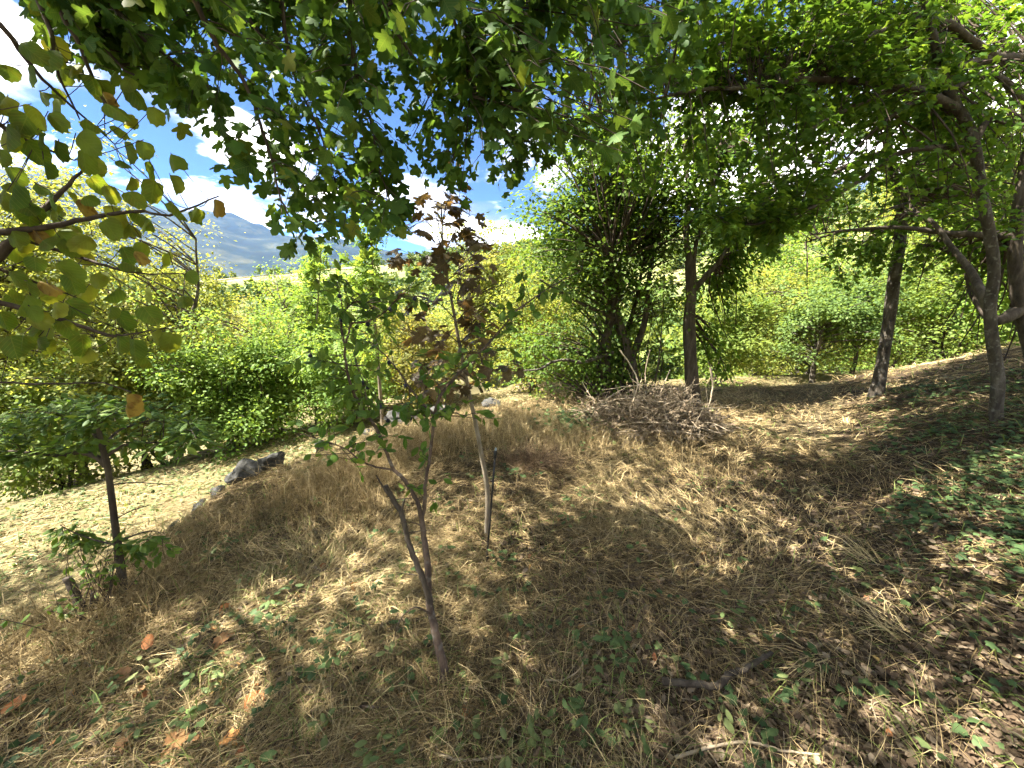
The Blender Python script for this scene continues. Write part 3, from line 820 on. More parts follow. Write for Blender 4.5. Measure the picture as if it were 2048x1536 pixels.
B3 = limb(mb, PL([(1940, 300, 3.5), (1880, 295, 3.5), (1800, 305, 3.5), (1740, 345, 3.5), (1690, 380, 3.4), (1600, 425, 3.3), (1500, 450, 3.2), (1420, 440, 3.1)]), .028, .004, 7)
B4 = limb(mb, PL([(1980, 620, 3.5), (1960, 580, 3.7), (1940, 540, 3.9), (1900, 490, 4.2), (1860, 440, 4.4), (1810, 425, 4.6)]), .04, .014, 8)
B5 = limb(mb, PL([(1950, 280, 3.5), (1980, 240, 3.5), (2040, 250, 3.4), (2120, 230, 3.4)]), .03, .01, 6)
pass
# tree C, trunk beyond the right edge
cb = P(2075, 800, 4.2); cb[2] = Hs(cb[0], cb[1])
tc = thing('dark_tree', 'dark trunk at the right picture edge with long horizontal limbs', 'tree', cb)
mb = MB()
C0 = limb(mb, [cb - (0, 0, .08)] + list(PL([(2062, 700), (2038, 600), (2030, 500), (2040, 400), (2070, 250), (2110, 100), (2150, -100)], 4.2)), .06, .042, 10, 6, flare=.15)
mb.build('trunk', M_bark, tc, True)
mb = Split('branch', M_bark, tc)
C1 = limb(mb, PL([(2125, 110, 4.2), (2040, 118, 4.0), (1975, 118, 3.8), (1900, 145, 3.6), (1800, 175, 3.4), (1700, 215, 3.2), (1600, 270, 3.0)]), .055, .008, 8)
C2 = limb(mb, PL([(1990, 116, 3.8), (1940, 80, 3.7), (1890, 45, 3.6), (1820, 45, 3.5), (1740, 70, 3.3), (1640, 95, 3.2), (1540, 70, 3.1), (1440, 90, 3.0)]), .034, .004, 8)
C3 = limb(mb, PL([(2075, 240, 4.2), (1990, 150, 3.9), (1900, 180, 3.7), (1830, 205, 3.5), (1760, 250, 3.4), (1680, 330, 3.2)]), .03, .006, 7)
C4 = limb(mb, PL([(2035, 470, 4.2), (1960, 470, 4.3), (1880, 465, 4.4), (1800, 455, 4.4), (1700, 460, 4.4), (1620, 470, 4.3)]), .04, .007, 7)
C5 = limb(mb, PL([(2040, 620, 4.2), (1990, 640, 4.2), (1950, 590, 4.4), (1935, 540, 4.5), (1895, 500, 4.7), (1840, 490, 4.8)]), .06, .018, 8)
pass

def crown_on(root, mains, targets, per, size, tmpl, matl, spread=.1, droop=.3, r0=.007, umin=.25, tilt=.7, up=.15, bare=0):
    tw, lf = MB(), MB()
    if bare:
        bt = targets[rng.integers(0, len(targets), bare)] + rng.normal(size=(bare, 3)) * .18
        grow(tw, mains, bt, r0=r0 * 1.25, up=up + .2)
    a = grow(tw, mains, targets, r0=r0, up=up)
    leaves(lf, tmpl, *twig_leaves(*a, per, droop, spread, size, tilt, umin))
    tw.build('twigs', M_twig, root, kind='stuff'); lf.build('crown', matl, root, kind='stuff')
crown_on(ta, [A1, A2, A3, A4], np.concatenate([
    region([(1560, -80), (1980, -80), (2000, 300), (1850, 420), (1700, 430), (1540, 480), (1450, 470), (1480, 250)], 210, 4.6, 6.4),
    region([(1840, 330), (2048, 250), (2060, 480), (1900, 560), (1830, 500)], 60, 5.6, 7.0),
    region([(1640, 470), (1780, 500), (1760, 620), (1660, 560)], 14, 5.0, 5.6)]), 34, .064, L_MAPLE_T, M_right, .14, bare=150)
crown_on(tb, [B1, B2, B3, B5], np.concatenate([
    region([(1330, -60), (1900, -80), (1900, 200), (1700, 380), (1560, 500), (1440, 470), (1380, 300)], 210, 2.7, 3.9),
    region([(1040, -60), (1500, -60), (1480, 330), (1400, 440), (1250, 360), (1080, 330), (1150, 200)], 75, 2.6, 3.8),
    region([(1420, 380), (1560, 330), (1660, 400), (1540, 510), (1430, 480)], 40, 3.0, 3.6)]), 30, .052, L_MAPLE_T, M_right, .10, bare=110, r0=.0045)
crown_on(tc, [C1, C2, C3, C4, B4], np.concatenate([
    region([(1500, 60), (2080, -60), (2080, 480), (1900, 420), (1650, 440), (1480, 330)], 150, 3.2, 5.2),
    region([(1620, 450), (2048, 460), (2048, 720), (1900, 700), (1840, 600), (1700, 520)], 46, 4.4, 6.0)]), 30, .06, L_MAPLE_T, M_right, .12, bare=120)
# crown of the trees above the frame and behind, for shade on the bank
crown_on(ta, [A1[-6:], A2[-6:]], np.array([5.2, 4.2, 5.6]) + rand_dirs(22) * rng.random((22, 1)) ** .4 * (2.4, 1.6, 1.2), 40, .10, L_QUAD, M_right, .35)

# ------------------------------------------------------------------ overhead field maple (trunk stands behind the camera)
ob = np.array([1.1, -1.5, Hs(1.1, -1.5)])
om = thing('field_maple', 'overhanging maple with lobed leaves hanging down across the top', 'tree', ob)
mb = MB()
O0 = limb(mb, [ob - (0, 0, .1), (1.0, -1.45, 1.2), (.85, -1.3, 2.4), (.6, -1.0, 3.4), (.2, -.5, 4.4), (-.3, 0, 5.4)], .17, .07, 12, 6, flare=.3)
mb.build('trunk', M_bark_grey, om, True)
mb = Split('branch', M_twig, om); OM = []
OM.append(limb(mb, [O0[14], (.2, -.2, 3.3), (-.5, .5, 3.45), (-1.2, 1.1, 3.3), (-1.9, 1.6, 3.0)], .05, .012, 7))
OM.append(limb(mb, [O0[16], (.5, .1, 3.5), (.3, 1.0, 3.6), (.1, 1.9, 3.4), (-.1, 2.7, 3.1)], .055, .012, 7))
OM.append(limb(mb, [O0[13], (1.0, -.2, 3.3), (1.2, .7, 3.5), (1.2, 1.6, 3.4), (1.1, 2.4, 3.1)], .045, .012, 7))
OM.append(limb(mb, [O0[20], (-.6, .5, 4.6), (-1.5, 1.4, 4.8), (-2.6, 2.4, 5.0), (-3.6, 3.2, 5.2)], .055, .015, 7))
OM.append(limb(mb, [O0[22], (-.2, 1.0, 5.0), (-.6, 2.2, 5.2), (-.9, 3.4, 5.3), (-1.2, 4.4, 5.3)], .05, .015, 7))
OM.append(limb(mb, [O0[20], (-1.2, .4, 5.0), (-2.6, .8, 5.3), (-4.2, 1.2, 5.4), (-5.6, 1.8, 5.3)], .055, .015, 7))
OM.append(limb(mb, [O0[20], (.9, .4, 4.9), (1.4, 1.6, 5.2), (1.6, 3.0, 5.3), (1.6, 4.2, 5.3)], .05, .015, 7))
# hanging branchlets seen against the sky (pixel, pixel, depth)
hang = [
    [(350, -90, 1.15), (390, 0, 1.2), (435, 90, 1.25), (490, 165, 1.3), (520, 245, 1.3), (545, 330, 1.3), (562, 395, 1.3), (600, 470, 1.3)],
    [(170, -90, 1.3), (240, 30, 1.3), (330, 110, 1.35), (430, 180, 1.4)],
    [(120, -90, 1.3), (170, 30, 1.35), (240, 130, 1.4), (300, 170, 1.4)],
    [(60, -60, 1.2), (150, 70, 1.25), (200, 190, 1.3), (240, 220, 1.3)],
    [(700, -100, 1.35), (702, 40, 1.4), (712, 150, 1.4), (740, 235, 1.45), (758, 330, 1.45), (785, 420, 1.45)],
    [(740, -60, 1.6), (790, 60, 1.6), (850, 150, 1.7), (890, 230, 1.7), (910, 320, 1.7)],
    [(1050, -80, 1.5), (1030, 30, 1.55), (1000, 120, 1.6), (965, 210, 1.6), (940, 290, 1.6)],
    [(1085, -60, 1.8), (1065, 60, 1.8), (1060, 170, 1.85), (1060, 270, 1.85)],
    [(560, -80, 1.7), (570, 60, 1.7), (600, 180, 1.8), (650, 290, 1.8), (680, 400, 1.8)],
    [(1180, -80, 1.9), (1190, 60, 1.9), (1160, 160, 2.0), (1120, 260, 2.0)],
    [(1250, -80, 2.0), (1235, 60, 2.0), (1255, 160, 2.1), (1262, 260, 2.1), (1290, 360, 2.2)],
    [(900, -80, 1.3), (905, 20, 1.35), (930, 110, 1.4), (935, 190, 1.4)],
    [(470, -80, 1.9), (500, 40, 1.9), (610, 170, 2.0), (640, 250, 2.0)],
    [(1380, -80, 2.2), (1360, 60, 2.2), (1330, 200, 2.3), (1300, 300, 2.3)],
]
hp = [limb(mb, PL(h), .0085, .002, 5, 5, wob=.006) for h in hang]
# tie each hanging branchlet up to the limbs
src = np.concatenate(OM[:3])
for p in hp:
    q = src[np.linalg.norm(src - (p[0] + (0, 0, .35)), axis=1).argmin()]
    limb(mb, [q, (q + p[0]) / 2 + (0, 0, .12), p[0]], .012, .0085, 5, 4)
pass
top_poly = [(20, -80), (1400, -60), (1390, 60), (1330, 150), (1300, 250), (1260, 310), (1160, 320), (1060, 330), (1010, 390), (900, 400), (840, 380), (800, 460), (730, 470), (690, 490), (600, 495), (530, 470), (450, 380), (420, 300), (380, 250), (300, 200), (230, 150), (130, 90), (40, 40)]
holes = [(480, 260, 55), (470, 200, 40), (440, 60, 40), (640, 30, 25), (880, 280, 26), (960, 330, 26), (1215, 70, 28), (1180, 190, 24), (850, 90, 20), (760, 110, 18), (1010, 180, 18), (620, 130, 18), (1120, 130, 14), (690, 220, 14), (560, 380, 16), (400, 20, 30), (1060, 300, 20)]
tg = np.concatenate([region(top_poly, 520, 1.15, 2.2, holes), region([(1100, -60), (1470, -60), (1420, 120), (1330, 260), (1250, 300), (1200, 150)], 60, 1.9, 2.5), region([(0, -60), (360, -60), (330, 120), (190, 150), (60, 90)], 55, 1.3, 1.8), region([(250, -80), (1300, -80), (1250, 110), (900, 160), (500, 140), (300, 60)], 90, 1.7, 2.6)])
tw, lf = MB(), MB()
a = grow(tw, hp, tg, r0=.0035, r1=.0012, up=.10)
pos, ax, nr, sz = twig_leaves(*a, 8, .45, .045, .0445, .95, .12)
# nearest (largest in view) 300 become leaves of their own
infr = (pos[:, 1] > .6)
vis = sz / np.maximum(pos[:, 1], .3) * infr
order = np.argsort(-vis); big = order[:300]; rest = order[300:]
leaves(lf, L_MAPLE, pos[rest], ax[rest], nr[rest], sz[rest])
tw.build('twigs', M_twig, om, kind='stuff'); lf.build('foliage', M_maple, om, kind='stuff')
me = new_mesh('maple_leaf', *L_MAPLE[:2], M_maple1, uv=L_MAPLE[2])
leaf_objs(me, om, pos[big], ax[big], nr[big], sz[big])
# upper crown (unseen, above the picture), shaped to shade the foreground and leave sun gaps
tw, lf = MB(), MB()
gx_, gy_ = np.meshgrid(np.arange(-7.0, 2.2, .29), np.arange(-2.4, 5.3, .29)); tg = np.stack([gx_.ravel(), gy_.ravel(), np.full(gx_.size, 5.0)], -1) + rng.random((gx_.size, 3)) * (.32, .32, 1.6)
tg[:, 2] += np.maximum(tg[:, 1] - 4.2, 0) * .45
tg = tg[(tg[:, 1] < 4.6) | (tg[:, 0] < -1.6)]
tg = tg[np.hypot(tg[:, 0] + 5.3, tg[:, 1] - 1.0) > .6]
a = grow(tw, OM + [O0[14:]], tg, r0=.008, up=.2)
leaves(lf, L_QUAD, *twig_leaves(*a, 39, .2, .6, .095, .7, .5))
tw.build('upper_twigs', M_twig, om, kind='stuff'); lf.build('upper_crown', M_maple, om, kind='stuff')

# ------------------------------------------------------------------ round-leaved linden reaching in from the left
lb = np.array([-3.0, .5, Hs(-3.0, .5)])
ln = thing('linden_tree', 'low branches with big round yellow-green leaves reaching in from the left edge', 'tree', lb)
mb = MB()
N0 = limb(mb, [lb - (0, 0, .1), (-2.95, .5, 1.0), (-2.85, .55, 2.0), (-2.8, .6, 3.2), (-2.7, .6, 4.2)], .09, .04, 10, 6, flare=.3)
mb.build('trunk', M_bark_grey, ln, True)
mb = Split('branch', M_twig, ln)
lbr = [
    [(-150, 585, 1.0), (0, 607, 1.1), (103, 634, 1.15), (205, 667, 1.2), (245, 670, 1.2), (335, 655, 1.22)],
    [(-150, 490, 1.0), (0, 539, 1.1), (85, 570, 1.2), (164, 600, 1.25)],
    [(-120, 430, 1.1), (20, 470, 1.2), (133, 506, 1.25), (212, 532, 1.25), (284, 547, 1.25), (369, 547, 1.25)],
    [(-100, 470, 1.1), (68, 458, 1.2), (154, 441, 1.25), (273, 422, 1.3), (340, 430, 1.3), (437, 393, 1.3)],
    [(-60, 560, 1.15), (30, 480, 1.2), (82, 424, 1.25), (137, 369, 1.3), (198, 311, 1.35)],
    [(-150, 770, 1.0), (0, 766, 1.1), (110, 768, 1.15), (205, 766, 1.2), (262, 784, 1.2)],
    [(-150, 160, 1.0), (0, 250, 1.1), (70, 290, 1.15), (150, 320, 1.2)],
    [(-80, 20, 1.2), (0, 50, 1.2), (60, 130, 1.25), (130, 200, 1.3), (230, 290, 1.35)],
    [(40, -80, 1.3), (100, 60, 1.3), (110, 130, 1.3), (160, 240, 1.35)],
]
lr = [.010, .006, .007, .010, .016, .0035, .008, .009, .008]
lp = []
for q, r in zip(lbr, lr):
    p = limb(mb, PL(q), r, .0018, 6, 5, wob=.004); lp.append(p)
    s0 = N0[np.linalg.norm(N0 - (p[0] + (0, 0, -.1)), axis=1).argmin()]
    limb(mb, [s0, (s0 + p[0]) / 2 + (0, 0, .06), p[0]], r * 1.7, r, 6, 4)
pass
lc = [(25, 690), (55, 640), (90, 668), (95, 700), (150, 628), (140, 560), (60, 610), (25, 560), (70, 530), (115, 545), (160, 520), (182, 500), (200, 560), (175, 590), (245, 590), (250, 520), (240, 480), (300, 590), (290, 500), (330, 520), (380, 565), (375, 610), (330, 680), (345, 690), (300, 680), (245, 690), (200, 700), (160, 690), (185, 715), (270, 705), (280, 715), (225, 640), (290, 635), (60, 590), (20, 600), (110, 600),
      (45, 300), (30, 350), (85, 345), (120, 300), (60, 250), (20, 210), (70, 390), (130, 400), (160, 340), (200, 350), (195, 300), (230, 270), (180, 190), (235, 160), (260, 190), (250, 250), (280, 300), (240, 335), (270, 370), (300, 340), (250, 400), (310, 380), (340, 370), (220, 430), (200, 455), (250, 460), (150, 470), (110, 480), (60, 470), (30, 430), (100, 440), (20, 400), (165, 410), (390, 440), (400, 435), (300, 460), (270, 440), (350, 420), (55, 500), (10, 510), (90, 500), (30, 280), (10, 320), (100, 250), (15, 150), (60, 150), (140, 150), (35, 100), (90, 90), (200, 230), (165, 260), (310, 235), (150, 290), (210, 390), (340, 330)]
lc = lc + [(rng.uniform(0, 300) * (1 if k % 2 else .6), rng.uniform(120, 700)) for k in range(52)]
lc = np.array(lc, float) + rng.normal(size=(len(lc), 2)) * 4
allp = np.concatenate(lp)
dd = np.array([allp[np.argmin(np.abs((CX + FPX * allp[:, 0] / (allp[:, 1] * CP - (allp[:, 2] - EYE) * SP)) - u) + np.abs((CY - FPX * ((allp[:, 2] - EYE) * CP + allp[:, 1] * SP) / (allp[:, 1] * CP - (allp[:, 2] - EYE) * SP)) - v)), 1] for u, v in lc])
pos = np.array([P(u, v - 22, d) for (u, v), d in zip(lc, dd + rng.normal(size=len(lc)) * .06)])
n = len(pos)
axl = norm(rng.normal(size=(n, 3)) * (.55, .3, .25) + np.array([.15, -.1, -.75]))
nrl = norm(np.array([.25, -.75, .75]) + rand_dirs(n) * .75)
szl = rng.uniform(.044, .072, n)
def curl_round(fold, bend, wave):
    V = L_ROUND[0].copy(); x_, y_ = V[:, 0], V[:, 1]
    V[:, 2] = -fold * np.abs(x_) ** 1.15 - bend * (y_ - .3) ** 2 + wave * np.sin(y_ * 9 + x_ * 4)
    V[:, 0] = x_ * (1 - .35 * fold) * (1 + .12 * np.sin(y_ * 5 + wave * 60))
    return V
for q, (f_, b_, w_) in enumerate(((.25, .15, .015), (.55, .35, .03), (.85, .2, .02), (.4, .7, .035))):
    me = new_mesh('linden_leaf', curl_round(f_, b_, w_), L_ROUND[1], M_linden, uv=L_ROUND[2], smooth=True)
    k = np.arange(q, n, 4)
    leaf_objs(me, ln, pos[k], axl[k], nrl[k], szl[k])
tw = MB()
near = np.array([allp[np.linalg.norm(allp - q, axis=1).argmin()] for q in pos])
Pn = np.stack([near, (near + pos) / 2 + (0, 0, -.004), pos], 1)
tubes(tw, Pn, np.full((n, 3), .0012), 4)
tw.build('leaf_stalks', M_twig, ln, kind='stuff')
mey = new_mesh('linden_leaf_yellow', curl_round(.9, .5, .04), L_ROUND[1], M_lindenY, uv=L_ROUND[2], smooth=True)
py_ = [(256, 783, 1.2, .082, (-.1, -.3, -1), (.1, -1, .25)), (432, 395, 1.3, .055, (-.1, -.2, -1), (.2, -1, .2)), (268, 500, 1.25, .05, (.5, -.2, -.6), (.2, -.8, .5)), (75, 560, 1.15, .06, (.8, 0, -.4), (0, -.5, .8)), (205, 180, 1.3, .05, (.3, -.2, -.9), (0, -1, .3)), (55, 450, 1.2, .06, (.6, -.2, -.5), (0, -.6, .7)), (155, 395, 1.3, .06, (.4, 0, -.7), (.3, -.7, .5))]
leaf_objs(mey, ln, [P(*q[:3]) for q in py_], [q[4] for q in py_], [q[5] for q in py_], [q[3] for q in py_])
# unseen linden crown above the picture, long left limbs added to shade the strip
mb = Split('branch', M_twig, ln)
N1 = limb(mb, [N0[18], (-4.2, .8, 4.4), (-6.0, 1.2, 5.1), (-8.0, 1.6, 5.5)], .035, .01, 7)
N2 = limb(mb, [N0[20], (-4.4, 1.6, 4.6), (-6.4, 2.3, 5.2), (-8.6, 2.6, 5.6)], .035, .01, 7)
gx_, gy_ = np.meshgrid(np.arange(-10.2, -7.0, .33), np.arange(-.6, 3.9, .33))
crown_on(ln, [N1, N2], np.stack([gx_.ravel(), gy_.ravel(), np.full(gx_.size, 5.0)], -1) + rng.random((gx_.size, 3)) * (.35, .35, 1.2), 34, .10, L_QUAD, M_maple, .6, umin=.5)
crown_on(ln, [N0[14:]], np.array([-2.9, .9, 4.4]) + rand_dirs(60) * rng.random((60, 1)) ** .4 * (1.7, 1.7, 1.0), 22, .09, L_QUAD, M_maple, .3)

# ------------------------------------------------------------------ small flat-topped tree on the left
fb = P(252, 1215, 2.12); fb[2] = Hs(fb[0], fb[1])
ft = thing('small_tree', 'small dark-stemmed tree with flat leafy top on the left slope', 'tree', fb)
mb = MB()
F0 = limb(mb, [fb - (0, 0, .06)] + list(PL([(238, 1110), (230, 1050), (222, 985), (214, 930), (203, 890), (196, 850)], 2.2)), .023, .012, 9, 6)
mb.build('trunk', M_bark, ft, True)
mb = Split('branch', M_bark, ft)
F1 = limb(mb, PL([(214, 932), (195, 915), (160, 905), (120, 912), (60, 905), (-20, 900)], 2.2), .02, .005, 6)
F2 = limb(mb, PL([(210, 915, 2.2), (250, 890, 2.25), (310, 885, 2.35), (400, 880, 2.4)]), .011, .003, 6)
F3 = limb(mb, PL([(203, 890, 2.2), (180, 860, 2.3), (130, 840, 2.5), (60, 830, 2.6)]), .011, .003, 6)
F4 = limb(mb, PL([(205, 895, 2.2), (240, 860, 2.4), (300, 840, 2.6)]), .010, .003, 6)
F5 = limb(mb, PL([(232, 1085), (270, 1070), (300, 1062), (325, 1066)], 2.2), .007, .002, 5)
F6 = limb(mb, PL([(236, 1100), (280, 1082), (325, 1078)], 2.2), .006, .002, 5)
F7 = limb(mb, PL([(228, 1040), (262, 1022), (300, 1010)], 2.2), .005, .002, 5)
F8 = limb(mb, PL([(220, 970), (270, 965), (350, 970)], 2.25), .005, .002, 5)
F9 = limb(mb, PL([(232, 1090), (190, 1080), (150, 1066), (120, 1050)], 2.1), .006, .002, 5)
pass
tg = np.concatenate([region([(-60, 860), (60, 800), (200, 785), (330, 800), (420, 860), (400, 900), (250, 915), (0, 930), (-60, 930)], 130, 2.0, 2.9), region([(330, 1000), (330, 1080), (260, 1080), (150, 1060), (90, 1030), (110, 1100), (200, 1130), (330, 1110)], 16, 2.05, 2.3)])
crown_on(ft, [F0[20:], F1, F2, F3, F4, F5, F6, F9], tg, 15, .055, L_OVATE, M_small, .05, .15, .004, .2, .5, .05)

# low shoots and cut stump at its foot
stb = P(178, 1255, 2.0); stb[2] = Hs(stb[0], stb[1])
stp = thing('tree_stump', 'cut stub with dead side shoots at the foot of the small left tree', 'stump', stb)
mb = Split('stub', M_bark, stp)
limb(mb, [stb - (0, 0, .04), stb + (-.02, 0, .08), stb + (-.06, .02, .17), stb + (-.085, .03, .235)], .026, .019, 8, 4, cap=True, wob=.006)
limb(mb, [stb + (.03, 0, -.02), stb + (.05, .02, .14)], .015, .008, 6, 3, cap=True)
pass
mb = MB(); lf = MB()
for k in range(26):
    q = stb + (rng.normal() * .05 + .05, rng.normal() * .05, 0); e = q + np.array([rng.normal() * .12, rng.normal() * .1, rng.uniform(.2, .55)])
    p = limb(mb, [q, (q + e) / 2 + rng.normal(size=3) * .02, e], .0035, .0012, 4, 3)
    i = rng.integers(3, len(p), 6)
    leaves(lf, L_OVATE, p[i], rand_dirs(6) + (0, 0, -.1), np.array([0, 0, 1.]) + rand_dirs(6) * .5, rng.uniform(.03, .05, 6))
mb.build('shoots', M_twig, stp, kind='stuff'); lf.build('shoot_leaves', M_small, stp, kind='stuff')

# ------------------------------------------------------------------ plum sapling in the foreground
pb = P(893, 1358, 1.41); pb[2] = Hs(pb[0], pb[1])
ps = thing('plum_sapling', 'forked thin sapling with oval leaves and dark fruit in the middle foreground', 'sapling', pb)
mb = MB()
limb(mb, [pb - (0, 0, .05)] + list(PL([(884, 1320, 1.42), (870, 1262, 1.45), (860, 1215, 1.48), (857, 1180, 1.5), (855, 1130, 1.52), (848, 1075, 1.56), (843, 1040, 1.58)])), .019, .0125, 10, 6, wob=.004, flare=.2)
mb.build('trunk', M_bark_plum, ps, True)
mb = Split('cut_stem', M_bark, ps)
limb(mb, PL([(860, 1205, 1.48), (845, 1155, 1.5), (824, 1105, 1.53), (812, 1064, 1.55), (803, 1026, 1.56), (788, 1002, 1.56), (772, 972, 1.56)]), .0145, .010, 8, 6, wob=.005, cap=True)
limb(mb, PL([(790, 1006, 1.56), (770, 980, 1.54), (752, 950, 1.53)]), .007, .003, 5, 4)
limb(mb, PL([(803, 1026, 1.56), (806, 1010, 1.54), (810, 997, 1.53)]), .007, .004, 5, 3)
for q in range(9):
    c = PL([(812, 1064, 1.55), (788, 1002, 1.56), (824, 1105, 1.53), (845, 1155, 1.5)])[q % 4] + rng.normal(size=3) * .01
    limb(mb, [c, c + np.array([rng.normal() * .05, -.02, rng.uniform(-.01, .05)])], .003, .001, 4, 3)
pass
mb = Split('branch', M_bark_plum, ps)
q1 = limb(mb, PL([(843, 1042, 1.58), (849, 1013, 1.6), (851, 968, 1.61), (859, 917, 1.63), (866, 860, 1.65), (868, 828, 1.66)]), .009, .0065, 7, 6, wob=.004)
q2 = limb(mb, PL([(868, 830, 1.66), (885, 785, 1.66), (925, 740, 1.68), (960, 705, 1.69), (1000, 662, 1.7), (1030, 625, 1.71), (1065, 598, 1.73), (1110, 568, 1.76), (1165, 540, 1.8)]), .007, .002, 7, 6, wob=.004)
q3 = limb(mb, PL([(868, 828, 1.66), (840, 802, 1.68), (812, 765, 1.7), (792, 735, 1.72), (765, 705, 1.74), (735, 680, 1.75)]), .006, .002, 6, 6, wob=.004)
q4 = limb(mb, PL([(843, 1040, 1.58), (834, 1002, 1.6), (805, 956, 1.62), (786, 936, 1.63), (770, 900, 1.64), (755, 860, 1.65), (731, 826, 1.66), (707, 785, 1.66), (694, 740, 1.66), (690, 700, 1.65), (698, 662, 1.65), (704, 645, 1.65)]), .0095, .004, 8, 6, wob=.004)
q5 = limb(mb, PL([(704, 646, 1.65), (735, 643, 1.66), (769, 624, 1.68), (796, 598, 1.7), (822, 592, 1.72), (860, 596, 1.74)]), .0045, .0018, 5, 5)
q6 = limb(mb, PL([(691, 700, 1.65), (682, 645, 1.64), (687, 626, 1.64), (706, 606, 1.63), (722, 604, 1.62), (745, 612, 1.62), (770, 625, 1.62)]), .0042, .0015, 5, 5)
q7 = limb(mb, PL([(786, 940, 1.63), (745, 932, 1.6), (716, 918, 1.58), (694, 899, 1.57), (653, 884, 1.56), (600, 866, 1.55)]), .005, .002, 6, 5, wob=.003)
q8 = limb(mb, PL([(694, 745, 1.66), (650, 712, 1.66), (610, 705, 1.66)]), .003, .0012, 5, 4)
q9 = limb(mb, PL([(706, 785, 1.66), (735, 770, 1.6), (757, 800, 1.58), (760, 830, 1.57)]), .003, .0012, 5, 4)
q10 = limb(mb, PL([(867, 832, 1.66), (820, 832, 1.64), (760, 838, 1.63)]), .003, .0012, 5, 4)
q11 = limb(mb, PL([(868, 835, 1.66), (910, 832, 1.66), (960, 838, 1.66)]), .003, .0012, 5, 4)
q12 = limb(mb, PL([(687, 640, 1.64), (682, 600, 1.64), (675, 575, 1.65)]), .003, .0012, 5, 4)
q13 = limb(mb, PL([(740, 830, 1.66), (725, 760, 1.62), (712, 730, 1.6)]), .003, .0012, 5, 4)
q14 = limb(mb, PL([(842, 1050, 1.58), (820, 1044, 1.55), (800, 1045, 1.52)]), .003, .001, 4, 3)
q15 = limb(mb, PL([(862, 1228, 1.46), (830, 1215, 1.4), (800, 1240, 1.36), (785, 1290, 1.33)]), .004, .001, 5, 4)
pass
mains = [q2, q3, q5, q6, q8, q9, q10, q11, q12, q13, q4[18:], q1[12:], q7[8:]]
wts = [(q2, 74), (q3, 30), (q5, 24), (q6, 22), (q8, 12), (q9, 12), (q10, 14), (q11, 14), (q12, 16), (q13, 12), (q4[22:], 34), (q1[6:], 22), (q7[6:], 26)]
tw = MB(); pp, pa, pn = [], [], []
for q, k in wts:
    nt = max(3, k // 2)
    i = rng.integers(1, len(q), nt)
    e = q[i] + norm(rand_dirs(nt) * (1, .8, .7) + (0, 0, .15)) * rng.uniform(.05, .16, nt)[:, None]
    t = np.linspace(0, 1, 4)[None, :, None]; Pn = q[i][:, None] * (1 - t) + e[:, None] * t; Pn[:, 1:3] += rng.normal(size=(nt, 2, 3)) * .006
    tubes(tw, Pn, np.linspace(.0018, .0009, 4)[None] * np.ones((nt, 1)), 4)
    for j in range(nt):
        for u in (.45, .7, .9, 1.0):
            pp.append(q[i][j] * (1 - u) + e[j] * u); pa.append(norm(norm(e[j] - q[i][j]) * .5 + rand_dirs(1)[0] * .8 + (0, 0, -.15))); pn.append(np.array([0, -.35, .9]) + rand_dirs(1)[0] * .75)
tw.build('twigs', M_twig, ps, kind='stuff')
pp, pa, pn = np.array(pp), np.array(pa), np.array(pn); psz = rng.uniform(.034, .062, len(pp)); oo = np.argsort(-psz); xx = oo[300:]; oo = oo[:300]
lf = MB(); leaves(lf, L_OVATE, pp[xx], pa[xx], pn[xx], psz[xx]); lf.build('foliage', M_small, ps, kind='stuff')
me = new_mesh('plum_leaf', *L_OVATE[:2], M_plum, uv=L_OVATE[2])
leaf_objs(me, ps, pp[oo], pa[oo], pn[oo], psz[oo])
import bmesh
bm = bmesh.new(); bmesh.ops.create_icosphere(bm, subdivisions=2, radius=.0095)
bmesh.ops.translate(bm, verts=bm.verts, vec=(0, 0, -.011))
M_fruit = noise_mat('dark_plum_fruit', [(.01, .01, .02, .4), (.03, .032, .055, .6)], 60, 3, .5)
fm = bpy.data.meshes.new('fruit'); bm.to_mesh(fm); bm.free(); fm.materials.append(M_fruit)
for q, u in ((q5, .2), (q5, .5), (q5, .85), (q6, .25), (q8, .5), (q8, .95), (q9, .4), (q9, .8), (q12, .8), (q3, .4), (q3, .7), (q2, .8), (q10, .5), (q10, .95), (q13, .5)):
    q = q[int(u * (len(q) - 1))]
    o = link('fruit', fm, ps); o.matrix_basis = Matrix.Translation([float(c) for c in q])

